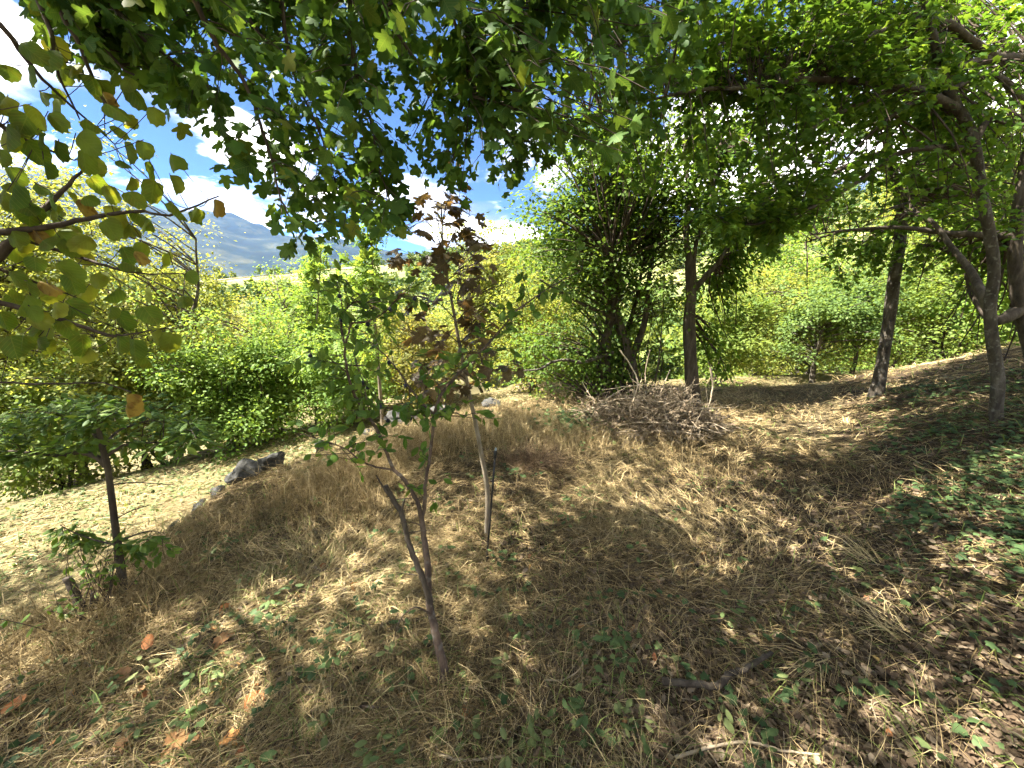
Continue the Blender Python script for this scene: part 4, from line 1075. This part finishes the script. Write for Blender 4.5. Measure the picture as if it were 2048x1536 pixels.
# ------------------------------------------------------------------ purple maple sapling
ub = P(972, 1078, 2.45); ub[2] = Hs(ub[0], ub[1])
um = thing('purple_maple', 'young purple-leaved maple with slim pale trunk beside the metal rod', 'sapling', ub)
mb = MB()
U0 = limb(mb, [ub - (0, 0, .06)] + list(PL([(975, 985), (962, 905), (951, 845), (936, 775), (916, 672), (905, 610), (895, 560), (886, 500), (884, 450), (882, 405)], 2.47)), .017, .0035, 9, 6)
mb.build('trunk', M_bark_smooth, um, True)
mb = Split('branch', M_twig, um)
ul = []
for (py, ex, ey, ed) in [(500, 850, 440, 2.4), (510, 940, 430, 2.5), (480, 860, 400, 2.5), (560, 830, 520, 2.4), (560, 960, 540, 2.5), (530, 940, 500, 2.3), (640, 850, 600, 2.4), (650, 950, 620, 2.6), (680, 860, 660, 2.3), (690, 970, 660, 2.5), (760, 870, 735, 2.35), (770, 1010, 735, 2.4), (800, 890, 760, 2.6), (780, 870, 780, 2.3), (600, 920, 560, 2.2), (450, 900, 395, 2.4), (450, 930, 470, 2.6), (720, 960, 700, 2.3)]:
    k = U0[np.abs(np.array([CY - FPX * ((q[2] - EYE) * CP + q[1] * SP) / (q[1] * CP - (q[2] - EYE) * SP) for q in U0]) - py).argmin()]
    e = P(ex, ey, ed)
    ul.append(limb(mb, [k, (k + e) / 2 + (0, 0, .03), e], .004, .0015, 5, 5))
pass
pp, pa, pn = [], [], []
tw = MB()
for q in ul:
    for u in (.6, .8, 1.0, 1.0, 1.0, .4, .9, .7, .95, .5, .3, .85, 1.0):
        b = q[min(len(q) - 1, int(u * (len(q) - 1)))]
        dr = norm(rand_dirs(1)[0] * (1, 1, .3) + norm(q[-1] - q[0]) * .4)
        s = b + dr * rng.uniform(.03, .13) + (0, 0, rng.normal() * .03)
        tubes(tw, np.stack([b, (b + s) / 2 + (0, 0, .01), s])[None], np.full((1, 3), .0013), 4)
        pp.append(s); pa.append(dr + (0, 0, -.5)); pn.append(np.array([0, -.15, .8]) + rand_dirs(1)[0] * .6)
tw.build('leaf_stalks', M_twig, um, kind='stuff')
me = new_mesh('purple_leaf', *L_NORWAY[:2], M_purple, uv=L_NORWAY[2])
leaf_objs(me, um, pp, pa, pn, rng.uniform(.05, .09, len(pp)))

# ------------------------------------------------------------------ metal rod
rb = P(970, 1120, 2.17); rb[2] = Hs(rb[0], rb[1]); rt = P(991, 903, 2.2)
rod = thing('metal_rod', 'thin dark metal rod stuck in the ground beside the purple maple', 'rod', rb)
M_rod = noise_mat('dark_metal', [(.012, .012, .012, .4), (.035, .03, .027, .65)], 40, 4, .45)
M_cap = noise_mat('blue_grey_clip', [(.16, .20, .22, .4), (.26, .30, .31, .65)], 40, 4, .5)
mb = MB(); tubes(mb, np.linspace(rb - (0, 0, .1), rt, 4)[None], np.full((1, 4), .0062), 8, cap=True); mb.build('shaft', M_rod, rod, True)
mb = MB(); dv = norm(rt - rb); tubes(mb, np.stack([rt - dv * .045, rt - dv * .04, rt + dv * .004, rt + dv * .010])[None], np.array([[.007, .0105, .0105, .004]]), 8, cap=True); collar_ = mb.build('collar', M_rod, rod)
mb = MB(); tubes(mb, np.stack([rt + dv * .008, rt + dv * .02, rt + dv * .024])[None], np.array([[.007, .007, .003]]), 8, cap=True); mb.build('cap', M_cap, collar_)

# ------------------------------------------------------------------ stones on the terrace edge
M_stone = noise_mat('grey_limestone', [(.02, .02, .018, .3), (.05, .049, .045, .5), (.11, .108, .10, .7)], 9, 10, .95, .8, .03, .7)
def stone(px, py, d, sx, sy, sz, label, rz=0.):
    c = P(px, py, d); z = Hs(c[0], c[1])
    bm = bmesh.new(); bmesh.ops.create_icosphere(bm, subdivisions=4, radius=1)
    off = rng.random(3) * 40
    cuts = [norm(rng.normal(size=3)) for _ in range(9)]
    for v in bm.verts:
        p = np.array(v.co)
        for q in cuts:
            k = p @ q - .60
            if k > 0: p = p - q * k * .95
        nz = fbm(np.array([p[0] * 2.4 + off[0] + p[2] * 1.3]), np.array([p[1] * 2.4 + off[1] - p[2] * 1.9]), 5)[0]
        p = p * (1 + .5 * nz)
        v.co = (p[0] * sx, p[1] * sy, p[2] * sz)
    me = bpy.data.meshes.new('stone'); bm.to_mesh(me); bm.free(); me.materials.append(M_stone)
    o = link('stone', me); o.location = (c[0], c[1], max(z, c[2] - sz * .3) if False else z + sz * .62); o.rotation_euler = (rng.normal() * .1, rng.normal() * .1, rz)
    tag(o, label, 'stone', 'stones along the terrace edge')
stone(348, 1020, 3.42, .19, .16, .16, 'largest grey stone on the terrace edge right of the small tree', .3)
stone(405, 1030, 3.5, .09, .10, .08, 'small stone touching the right of the largest edge stone', 1.0)
stone(498, 978, 3.9, .19, .15, .15, 'pale flat stone in the middle of the stone row', .5)
stone(548, 962, 4.1, .19, .15, .15, 'mossy grey stone just right of the pale flat stone', 1.1)
stone(265, 1088, 3.0, .12, .10, .08, 'low stone half hidden behind the small left tree', .2)
stone(650, 915, 4.65, .15, .13, .13, 'dark grey stone standing alone behind the dry grass', .7)
stone(745, 872, 5.2, .20, .16, .11, 'flat stone behind the plum sapling stem', .2)
stone(805, 856, 5.5, .26, .18, .13, 'long whitish flat stone left of the purple maple trunk', .1)
stone(880, 850, 5.7, .24, .18, .12, 'pinkish grey slab stone behind the purple maple trunk', .4)
stone(985, 842, 5.9, .17, .15, .10, 'grey slab stone right of the purple maple trunk', .2)
stone(440, 1000, 3.7, .10, .1, .08, 'small stone between the largest and the pale flat stone', .9)

# ------------------------------------------------------------------ brush pile
bc = P(1300, 880, 4.6); bc[2] = Hs(bc[0], bc[1])
bp = thing('brush_pile', 'heap of cut grey branches and withered leaves before the dark tree', 'brush pile', bc)
n = 850
th = rng.random(n) * 6.28; rr = rng.random(n) ** .6; hh = rng.random(n)
cx = np.cos(th) * rr * .85; cy = np.sin(th) * rr * .55
top = (.36 * np.sqrt(np.clip(1 - rr ** 2, 0, 1)) + .05) * (.55 + 1.0 * vnoise(cx * 3 + 40, cy * 3 + 7))
c0 = np.stack([bc[0] + cx, bc[1] + cy, bc[2] + top * hh ** .6], -1)
c0[:, 2] += H(c0[:, 0], c0[:, 1]) - bc[2]
dr = norm(rand_dirs(n) * (1, .8, .6) + (0, 0, .06)); ln_ = rng.uniform(.15, .8, n)
t = np.linspace(-.5, .5, 5)[None, :, None]
Pn = c0[:, None] + dr[:, None] * t * ln_[:, None, None] + rng.normal(size=(n, 5, 3)) * .018
Pn[..., 2] = np.maximum(Pn[..., 2], H(Pn[..., 0], Pn[..., 1]) + .01)
mb = MB(); tubes(mb, Pn, rng.uniform(.0018, .0055, n)[:, None] * np.linspace(1, .4, 5)[None], 4, np.clip(rng.normal(.4, .25, n), 0, 1))
mb.build('twigs', M_dead, bp, kind='stuff')
lf = MB(); k = 1900
i = rng.integers(0, n, k)
leaves(lf, L_LITTER, c0[i] + rng.normal(size=(k, 3)) * (.09, .09, .04) + (0, 0, .03), rand_dirs(k), rand_dirs(k) + (0, 0, .5), rng.uniform(.03, .06, k), rng.uniform(.1, 1, k))
lf.build('withered_leaves', tone_mat('withered_leaf', [(.08, .056, .034), (.16, .118, .074), (.27, .215, .145)], .75, .1), bp, kind='stuff')
for pts, r in [([(1190, 870, 4.4), (1280, 862, 4.2), (1380, 866, 4.1), (1425, 876, 4.1)], .013), ([(1230, 850, 4.3), (1330, 845, 4.2), (1450, 868, 4.1)], .011), ([(1240, 700, 4.9), (1275, 760, 4.7), (1260, 830, 4.4), (1290, 880, 4.2)], .009),
               ([(1421, 735, 5.0), (1425, 770, 5.0), (1418, 810, 4.9), (1405, 838, 4.8)], .013), ([(1360, 760, 5.1), (1385, 800, 4.9), (1392, 830, 4.7)], .009), ([(1085, 860, 4.7), (1180, 815, 4.8), (1260, 770, 4.9)], .010),
               ([(1300, 700, 5.2), (1290, 760, 5.0), (1320, 830, 4.6)], .008), ([(1190, 850, 4.3), (1220, 870, 4.2), (1255, 900, 4.1)], .007), ([(1340, 740, 5.1), (1310, 800, 4.8), (1240, 840, 4.5)], .007), ([(1270, 800, 4.6), (1350, 810, 4.6), (1440, 850, 4.5)], .010),
               ([(1205, 780, 4.8), (1300, 770, 4.8), (1360, 800, 4.7)], .006), ([(1150, 830, 4.7), (1230, 800, 4.6), (1330, 790, 4.6)], .007)]:
    mb = MB(); limb(mb, PL(pts), r, r * .4, 6, 5, wob=.012, tone=rng.uniform(.5, .95)); mb.build('branch', M_dead, bp)

for k in range(26):
    q0 = bc + np.array([rng.normal() * .35, rng.normal() * .2, .08 + .2 * rng.random()]); dv_ = norm(np.array([rng.normal(), rng.normal() * .6, rng.uniform(.05, .9)])); l_ = rng.uniform(.35, .8)
    q1 = q0 + dv_ * l_ * .5 + rng.normal(size=3) * .04; q2 = q1 + norm(dv_ + (0, 0, -.35)) * l_ * .5
    mb = MB(); limb(mb, [q0, q1, q2], rng.uniform(.004, .010), .002, 5, 4, wob=.015, tone=rng.uniform(.3, .95))
    limb(mb, [q1, q1 + norm(dv_ + rng.normal(size=3) * .6) * l_ * .3], .003, .001, 4, 3, tone=.6)
    mb.build('branch', M_dead, bp)
# green ivy creeping onto the left of the pile
lf = MB(); k = 700; q0 = P(1150, 860, 4.6)
lp_ = np.stack([q0[0] + rng.normal(size=k) * .28, 4.6 + rng.normal(size=k) * .22, np.zeros(k)], -1); lp_[:, 2] = H(lp_[:, 0], lp_[:, 1]) + .25 * rng.random(k) ** 1.5
leaves(lf, L_IVY, lp_, rand_dirs(k) * (1, 1, .4), np.array([0, -.3, 1.]) + rand_dirs(k) * .6, rng.uniform(.03, .055, k))
tag(lf.build('ivy_patch', M_ivy, kind='stuff'), 'green ivy patch creeping up the left of the brush pile', 'ivy')

# ------------------------------------------------------------------ ground cover
def gpts(n, r0, r1, a0=-68, a1=68, p=None):
    r = np.exp(rng.uniform(math.log(r0), math.log(r1), n)); a = np.radians(rng.uniform(a0, a1, n))
    return r * np.sin(a), r * np.cos(a), r
def blades(mb, x, y, r, length, lift, width, tone, az=None, curve=.5):
    n = len(x)
    z = H(x, y)
    az = rng.random(n) * 2 * math.pi if az is None else az
    h = np.stack([np.cos(az), np.sin(az), np.zeros(n)], -1)
    p0 = np.stack([x, y, z - .004], -1)
    up = np.array([0, 0, 1.0])
    d1 = h * np.cos(lift)[:, None] + up * np.sin(lift)[:, None]
    l2 = lift * (1 - curve) - curve * .5 * rng.random(n)
    d2 = h * np.cos(l2)[:, None] + up * np.sin(l2)[:, None]
    p1 = p0 + d1 * (length * .5)[:, None]; p2 = p1 + d2 * (length * .5)[:, None] + rng.normal(size=(n, 3)) * (length * .05)[:, None]
    p1[:, 2] = np.maximum(p1[:, 2], H(p1[:, 0], p1[:, 1]) + .004); p2[:, 2] = np.maximum(p2[:, 2], H(p2[:, 0], p2[:, 1]) + .004)
    sd = norm(np.cross(d1, up + rand_dirs(n) * .9)) * (width * .5)[:, None]
    V = np.stack([p0 - sd, p0 + sd, p1 - sd * .85, p1 + sd * .85, p2], 1).reshape(-1, 3)
    b = (np.arange(n) * 5)[:, None]
    T = np.concatenate([b + [0, 1, 3], b + [0, 3, 2], b + [2, 3, 4]])
    mb.add(V, T, np.repeat(tone, 5))
def wfun(r): return .0018 * (1 + .42 * r)

# lying straw
mb = MB()
x, y, r = gpts(400000, .75, 13)
s = edge_s(x, y); bd = bank_d(x, y)
cover = .85 - .50 * sstep((bd + 1.4) / 1.3) - .25 * sstep((2.4 - y) / 1.5) - .32 * sstep((2.2 - y) / 1.2) * sstep((x + .8) / 1.0)
cover += 1.5 * (fbm(x * 1.1 + 4, y * 1.1, 4))
cover = np.where((s > 1.2), .45 + .8 * fbm(x * .7, y * .7, 3), cover)
k = (rng.random(len(x)) < cover) & (s < 3.8)
x, y, r = x[k], y[k], r[k]; n = len(x)
pt = np.clip(.42 + 1.3 * fbm(x * .9, y * .9, 4) + .27 * rng.normal(size=n) + .12 * (edge_s(x, y) > .2), 0, 1)
swirl = fbm(x * .8 + 31, y * .8 + 2, 3) * 9 + rng.normal(size=n) * .8
blades(mb, x, y, r, rng.uniform(.08, .30, n) * (1 + .03 * r), np.abs(rng.normal(.10, .22, n)), wfun(r) * rng.uniform(.6, 1.3, n), pt, swirl, .7)
# trampled tufts
tx, ty, tr_ = gpts(260, 1.0, 9); k = (edge_s(tx, ty) < -.05) & (bank_d(tx, ty) < .4) & (rng.random(260) < .12 + .6 * sstep((ty - 1.6) / 1.5)); tx, ty, tr_ = tx[k], ty[k], tr_[k]; nt_ = len(tx); pb_ = 46
xx = np.repeat(tx, pb_) + rng.normal(size=nt_ * pb_) * .035; yy = np.repeat(ty, pb_) + rng.normal(size=nt_ * pb_) * .035; n = nt_ * pb_
tdir = np.repeat(rng.random(nt_) * 6.28, pb_) + rng.normal(size=n) * .55
blades(mb, xx, yy, np.hypot(xx, yy), rng.uniform(.12, .34, n), np.abs(rng.normal(.22, .22, n)), wfun(np.hypot(xx, yy)) * rng.uniform(.8, 1.5, n), np.clip(np.repeat(rng.uniform(.2, .95, nt_), pb_) + .15 * rng.normal(size=n), 0, 1), tdir, .8)
tag(mb.build('dry_grass', M_straw, kind='stuff'), 'flattened dry straw covering the slope', 'dry grass')
# standing dry grass
mb = MB()
def clump_blades(pxs, n, spread, hmin, hmax, tone0):
    for (px, py, d, k) in pxs:
        c = P(px, py, d)
        xx = c[0] + rng.normal(size=k) * spread; yy = d + rng.normal(size=k) * spread
        rr_ = np.hypot(xx, yy)
        blades(mb, xx, yy, rr_, rng.uniform(hmin, hmax, k), rng.normal(1.15, .28, k), wfun(rr_) * rng.uniform(.5, .9, k), np.clip(rng.normal(tone0, .2, k), 0, 1), None, .55)
clump_blades([(690, 1010, 3.3, 900), (650, 970, 3.6, 600), (740, 960, 3.6, 700), (720, 1040, 3.0, 500), (600, 1010, 3.3, 250), (800, 930, 4.0, 600), (880, 930, 4.1, 700), (840, 900, 4.4, 700)], 0, .22, .15, .46, .5)
clump_blades([(1010, 910, 4.3, 800), (1080, 890, 4.6, 1200), (1150, 900, 4.5, 1200), (1100, 930, 4.2, 900), (960, 890, 4.7, 600), (1040, 860, 5.2, 600), (900, 880, 5.0, 600), (1180, 930, 4.2, 500)], 0, .26, .12, .38, .66)
clump_blades([(560, 1050, 3.0, 220), (470, 1070, 2.9, 220), (400, 1090, 2.8, 220), (320, 1160, 2.4, 300), (300, 1240, 2.1, 260), (140, 1330, 1.75, 260), (60, 1300, 1.9, 260), (240, 1320, 1.8, 260), (200, 1420, 1.5, 160), (880, 1080, 2.5, 160), (1330, 960, 3.9, 250), (1430, 1020, 3.3, 160)], 0, .16, .12, .38, .5)
x, y, r = gpts(14000, .9, 9); k = (bank_d(x, y) < .4) & (edge_s(x, y) < 0); x, y, r = x[k], y[k], r[k]; n = len(x)
blades(mb, x, y, r, rng.uniform(.08, .26, n), rng.normal(.8, .35, n), wfun(r) * .7, np.clip(rng.normal(.6, .22, n), 0, 1), None, .6)
tag(mb.build('tall_dry_grass', M_straw, kind='stuff'), 'standing golden dry grass along the terrace edge', 'dry grass')
# green blades
mb = MB()
x, y, r = gpts(40000, .8, 13); s = edge_s(x, y)
cov = .10 + 1.2 * np.clip(fbm(x * .8 + 50, y * .8 + 8, 4), 0, 1) + .25 * sstep((bank_d(x, y) + .3) / 1) + .6 * (s > 1.2) + .25 * (x < -1.2) * (s < 0)
k = (rng.random(len(x)) < cov) & (s < 4); x, y, r = x[k], y[k], r[k]; n = len(x)
blades(mb, x, y, r, rng.uniform(.06, .22, n), rng.normal(.6, .4, n), wfun(r) * rng.uniform(.8, 1.5, n), rng.random(n), None, .7)
tag(mb.build('green_grass', M_greenblade, kind='stuff'), 'sparse green grass blades among the straw', 'grass')
# brown leaf litter
mb = MB()
x, y, r = gpts(95000, .7, 8)
cov = .16 + .75 * sstep((bank_d(x, y) + 1.5) / 1.0) * sstep((4.6 - y) / 2.5) + .45 * sstep((2.2 - y) / 1.0) + 1.0 * np.clip(fbm(x * 1.3 + 20, y * 1.3, 4), -.3, .5)
k = (rng.random(len(x)) < cov) & (edge_s(x, y) < -.1); x, y, r = x[k], y[k], r[k]; n = len(x)
pos = np.stack([x, y, H(x, y) + .004 + .012 * rng.random(n)], -1)
leaves(mb, L_LIT4, pos, rand_dirs(n) * (1, 1, .25), np.array([0, 0, 1.]) + rand_dirs(n) * .8, rng.uniform(.012, .04, n) * (1 + .06 * r), np.clip(rng.beta(1.6, 2.0, n), 0, 1))
tag(mb.build('leaf_litter', M_litter, kind='stuff'), 'brown curled leaf litter on the shaded ground', 'leaf litter')
# ivy and seedlings
mb = MB()
x, y, r = gpts(52000, .8, 9); bd = bank_d(x, y)
cov = .34 * sstep((bd - .2) / .8) * (.6 + 2.2 * fbm(x * 1.7 + 5, y * 1.7, 3)) + 0.7 * np.clip(fbm(x * .9 + 77, y * .9 + 3, 4) - .16, 0, 1) * sstep((y - .9) / .8) * (edge_s(x, y) < 0)
k = rng.random(len(x)) < cov; x, y, r = x[k], y[k], r[k]; n = len(x)
pos = np.stack([x, y, H(x, y) + .015 + .07 * rng.random(n) ** 1.5], -1)
leaves(mb, L_IVY, pos, rand_dirs(n) * (1, 1, .2), np.array([0, 0, 1.]) + rand_dirs(n) * .55, rng.uniform(.018, .044, n), rng.beta(1.5, 2.8, n))
# runners: leaves strung along creeping stems
nr_ = 500; x0, y0, _ = gpts(9000, 1.0, 8); kk = np.flatnonzero(rng.random(9000) < .6 * sstep((bank_d(x0, y0) - .25) / .7) * sstep((y0 - 1.5) / 1.0) + .006)[:nr_]; x0, y0 = x0[kk], y0[kk]; nr_ = len(x0)
hd = rng.random(nr_) * 6.28; xs, ys = [x0], [y0]
for q in range(13):
    hd = hd + rng.normal(size=nr_) * .5; xs.append(xs[-1] + np.cos(hd) * .045); ys.append(ys[-1] + np.sin(hd) * .045)
xs = np.stack(xs, 1); ys = np.stack(ys, 1); zs = H(xs, ys) + .02 + .02 * rng.random(xs.shape)
rp_ = np.stack([xs, ys, zs], -1)
m_ = rp_.shape[0] * 14
sdv = np.where(np.arange(14) % 2, 1, -1)[None, :, None] * np.stack([-np.gradient(ys, axis=1), np.gradient(xs, axis=1), 0 * xs], -1)
axr = (norm(sdv) + np.gradient(rp_, axis=1) * 12).reshape(-1, 3) + rand_dirs(m_) * .4
leaves(mb, L_IVY, rp_.reshape(-1, 3) + (0, 0, .015), axr, np.array([0, 0, 1.]) + rand_dirs(m_) * .45, rng.uniform(.024, .046, m_), np.clip(np.repeat(rng.beta(1.4, 2.8, nr_), 14) + .12 * rng.normal(size=m_), 0, 1))
# seedlings in the litter
sx_, sy_, _ = gpts(85, 1.0, 4.5, -60, 45); ns_ = len(sx_); per_ = 7
sc_ = np.stack([sx_, sy_, H(sx_, sy_)], -1)
th_ = rng.random((ns_, per_)) * 6.28; ht_ = rng.uniform(.02, .11, (ns_, per_))
sp_ = sc_[:, None] + np.stack([np.cos(th_) * .025, np.sin(th_) * .025, ht_], -1)
leaves(mb, L_OVATE, sp_.reshape(-1, 3), np.stack([np.cos(th_), np.sin(th_), .15 + 0 * th_], -1).reshape(-1, 3), np.array([0, 0, 1.]) + rand_dirs(ns_ * per_) * .35, rng.uniform(.03, .055, ns_ * per_), np.repeat(rng.uniform(.3, 1, ns_), per_))
# broad green weeds on the mown strip and below the bush
x = rng.uniform(-8, -3, 9000); y = rng.uniform(2, 8, 9000); s = edge_s(x, y)
k = (s > 2.0) & (s < 4.0) & (rng.random(9000) < .5 + fbm(x, y, 3)); x, y = x[k], y[k]; n = len(x)
leaves(mb, L_OVATE_S, np.stack([x, y, H(x, y) + .05 * rng.random(n)], -1), rand_dirs(n) * (1, 1, .4), np.array([0, 0, 1.]) + rand_dirs(n) * .5, rng.uniform(.04, .08, n), rng.random(n) * .6 + .4)
tag(mb.build('ground_ivy', M_ivy, kind='stuff'), 'green ivy and seedlings creeping over the bank', 'ivy')

# broken twigs in the litter
mb = MB(); n = 900
x, y, r = gpts(n, .8, 6); az_ = rng.random(n) * 6.28; L_ = rng.uniform(.05, .28, n)
t = np.linspace(-.5, .5, 4)[None, :]
X_ = x[:, None] + np.cos(az_)[:, None] * t * L_[:, None] + rng.normal(size=(n, 4)) * .008; Y_ = y[:, None] + np.sin(az_)[:, None] * t * L_[:, None] + rng.normal(size=(n, 4)) * .008
tubes(mb, np.stack([X_, Y_, H(X_, Y_) + .012 + .012 * rng.random((n, 1))], -1), rng.uniform(.0012, .0035, n)[:, None] * np.linspace(1, .5, 4)[None], 4, np.clip(rng.normal(.35, .25, n), 0, 1))
tag(mb.build('twig_litter', M_dead, kind='stuff'), 'short broken twigs scattered over the ground', 'twigs')

# dark dry weed clump
wb = P(1065, 985, 3.6); wb[2] = Hs(wb[0], wb[1])
wd_ = thing('dead_weed', 'rounded brown dead weed clump right of the metal rod', 'weed', wb)
n = 700; dr = norm(rand_dirs(n) * (1.3, 1, .5) + (0, 0, .55)); L_ = rng.uniform(.12, .42, n)
t = np.linspace(0, 1, 4)[None, :, None]
Pn = (wb + rng.normal(size=(n, 3)) * (.10, .06, 0))[:, None] + dr[:, None] * t * L_[:, None, None] + np.array([0, 0, -.18]) * t ** 2 * L_[:, None, None] + rng.normal(size=(n, 4, 3)) * .012
Pn[..., 2] = np.maximum(Pn[..., 2], H(Pn[..., 0], Pn[..., 1]) + .004)
mb = MB(); tubes(mb, Pn, np.linspace(.0022, .0008, 4)[None] * np.ones((n, 1)), 3, rng.random(n)); 
mb.build('stems', tone_mat('dead_weed_stem', [(.07, .045, .028), (.16, .105, .06), (.27, .19, .11)]), wd_)

# sticks on the ground
def stick(pts, r, label, m, name='stick', lift=.022, cap=True):
    q = []
    for px, py in pts:
        a, yy, zz = ray(px, py); tt = -EYE / zz
        for _ in range(6): tt = (Hs(a * tt, yy * tt) + r * .8 + lift - EYE) / zz
        q.append((a * tt, yy * tt, EYE + zz * tt))
    mb = MB(); limb(mb, q, r, r * .6, 7, 6, wob=r * .5, cap=cap, tone=.7)
    tag(mb.build(name, m, None, True), label, 'stick')
stick([(1325, 1362), (1380, 1366), (1435, 1372), (1455, 1350), (1490, 1338), (1530, 1315), (1545, 1305)], .015, 'dark bent stick lying in the leaf litter right of the plum sapling', M_bark, lift=.05)
stick([(1350, 1515), (1430, 1492), (1500, 1484), (1560, 1500), (1640, 1510)], .006, 'thin pale curved stick at the bottom right of the litter', M_dead)
stick([(870, 1508), (930, 1520), (1010, 1512)], .006, 'pale straight stick at the bottom edge near the middle', M_dead)
stick([(720, 1412), (790, 1420), (840, 1448)], .005, 'thin brown twig lying below the plum sapling', M_bark_plum)
stick([(920, 1376), (945, 1375), (975, 1376)], .004, 'short white peeled stick at the foot of the plum sapling', M_dead)
stick([(1090, 1360), (1130, 1358), (1165, 1330), (1170, 1280)], .004, 'pale looping vine stem right of the plum sapling foot', M_dead)

# larger fallen leaves, each a thing
M_fall = leaf_mat('fallen_leaf', [(.42, .17, .07), (.36, .13, .05), (.46, .24, .08), (.34, .18, .09)], .2, (1.2, .9, .6), .6, single=True, veins=True)
M_fallg = leaf_mat('fallen_green_leaf', [(.14, .22, .06), (.20, .27, .09), (.26, .30, .10)], .25, single=True, veins=True)
curl = L_NORWAY[0].copy(); curl[:, 2] = -.55 * curl[:, 0] ** 2 + .35 * (curl[:, 1] - .5) ** 2
fl1 = new_mesh('fallen_leaf', curl, L_NORWAY[1], M_fall, uv=L_NORWAY[2])
c2 = L_ROUND[0].copy(); c2[:, 2] = .5 * c2[:, 0] ** 2 + .4 * (c2[:, 1] - .5) ** 2
fl2 = new_mesh('fallen_round_leaf', c2, L_ROUND[1], M_fall, uv=L_ROUND[2], smooth=True)
fl3 = new_mesh('fallen_green_leaf', L_MAPLE[0] * (1, 1, .6), L_MAPLE[1], M_fallg, uv=L_MAPLE[2])
def fallen(lst, mes, name, label, cat, group, s0, s1):
    for i, (px, py) in enumerate(lst):
        a, yy, zz = ray(px, py); tt = -EYE / zz
        for _ in range(6): tt = (Hs(a * tt, yy * tt) + .02 - EYE) / zz
        o = link(name, mes[i % len(mes)]); o.location = (a * tt, yy * tt, EYE + zz * tt + .006)
        s = rng.uniform(s0, s1); o.scale = (s, s, s); o.rotation_euler = (rng.normal() * .35, rng.normal() * .35, rng.random() * 6.28)
        tag(o, label, cat, group)
for px, py, lab in [(435, 1225, 'lone orange fallen leaf in the straw left of the plum sapling'), (440, 1275, 'curled orange-brown fallen leaf on the slope below the lone orange one'), (300, 1300, 'orange fallen leaf on pale straw right of the stump'), (640, 1130, 'orange fallen leaf farthest up the slope, left of the plum sapling'),
        (232, 1362, 'reddish fallen leaf in the sunny patch below the stump'), (150, 1392, 'orange fallen leaf left of the reddish one below the stump'), (20, 1430, 'orange fallen leaf touching the left picture edge'), (485, 1415, 'large rust fallen leaf on dark litter, lower left of the plum sapling foot'), (235, 1490, 'small bright orange fallen leaf in the bottom left corner area'), (365, 1490, 'long salmon fallen leaf near the bottom edge at left'),
        (470, 1465, 'yellow-brown fallen leaf below the large rust one'), (920, 1428, 'ochre fallen leaf just below the plum sapling foot'), (700, 1180, 'small red fallen leaf beside the plum sapling stem')]:
    fallen([(px, py)], [fl1 if (px + py) % 2 else fl2], 'fallen_leaf', lab, 'fallen leaf', 'fallen orange leaves in the foreground', .06, .085)
for px, py, lab in [(1118, 1310, 'pale green lobed leaf right of the plum sapling foot'), (1725, 1140, 'bright green lobed leaf lying at the start of the ivy bank'), (1015, 1228, 'small pale green leaf lying upslope of the plum sapling foot'), (185, 1410, 'yellow-green round-lobed leaf among the orange leaves'), (395, 1432, 'green leaf on dark litter at lower left'), (1950, 1240, 'pale green leaf near the right edge below the bank'), (1150, 1440, 'green leaf near the bottom edge right of the middle'), (870, 1490, 'green leaf at the bottom edge below the plum sapling')]:
    fallen([(px, py)], [fl3], 'fallen_green_leaf', lab, 'fallen leaf', 'fallen green leaves on the litter', .055, .075)
# smaller coloured leaves scattered in the litter
mb = MB()
x, y, r = gpts(1500, .8, 6); k = rng.random(1500) < .15 + .7 * sstep((-.2 - x) / 1) * sstep((2.6 - y) / 1.2); x, y = x[k], y[k]; n = len(x)
leaves(mb, L_LIT4, np.stack([x, y, H(x, y) + .012], -1), rand_dirs(n) * (1, 1, .2), np.array([0, 0, 1.]) + rand_dirs(n) * .5, rng.uniform(.03, .055, n), rng.random(n))
tag(mb.build('coloured_litter', tone_mat('orange_litter', [(.30, .11, .05), (.36, .19, .07), (.40, .29, .10), (.20, .22, .07)], .7, .15), kind='stuff'), 'small orange and yellow leaf scraps in the straw', 'leaf litter')

# ------------------------------------------------------------------ haze
hz_m, hn, hl, ho = mat('haze_air')
pv = hn.new('ShaderNodeVolumePrincipled')
pv.inputs['Color'].default_value = (.10, .36, 1.0, 1)
pv.inputs['Density'].default_value = 2.3e-5
pv.inputs['Anisotropy'].default_value = .2
hl.new(pv.outputs[0], ho.inputs['Volume'])
zz_ = [v.co.z for nm in ('mountains', 'hillside', 'ground') for v in bpy.data.objects[nm].data.vertices]
bm = bmesh.new(); bmesh.ops.create_cube(bm, size=1)
for v in bm.verts: v.co = (v.co.x * 17000, v.co.y * 17000, min(zz_) - 1 if v.co.z < 0 else max(zz_) + 15)
hm = bpy.data.meshes.new('haze'); bm.to_mesh(hm); bm.free(); hm.materials.append(hz_m)
tag(link('haze', hm), 'thin blue summer haze over the valley', 'haze', kind='stuff')
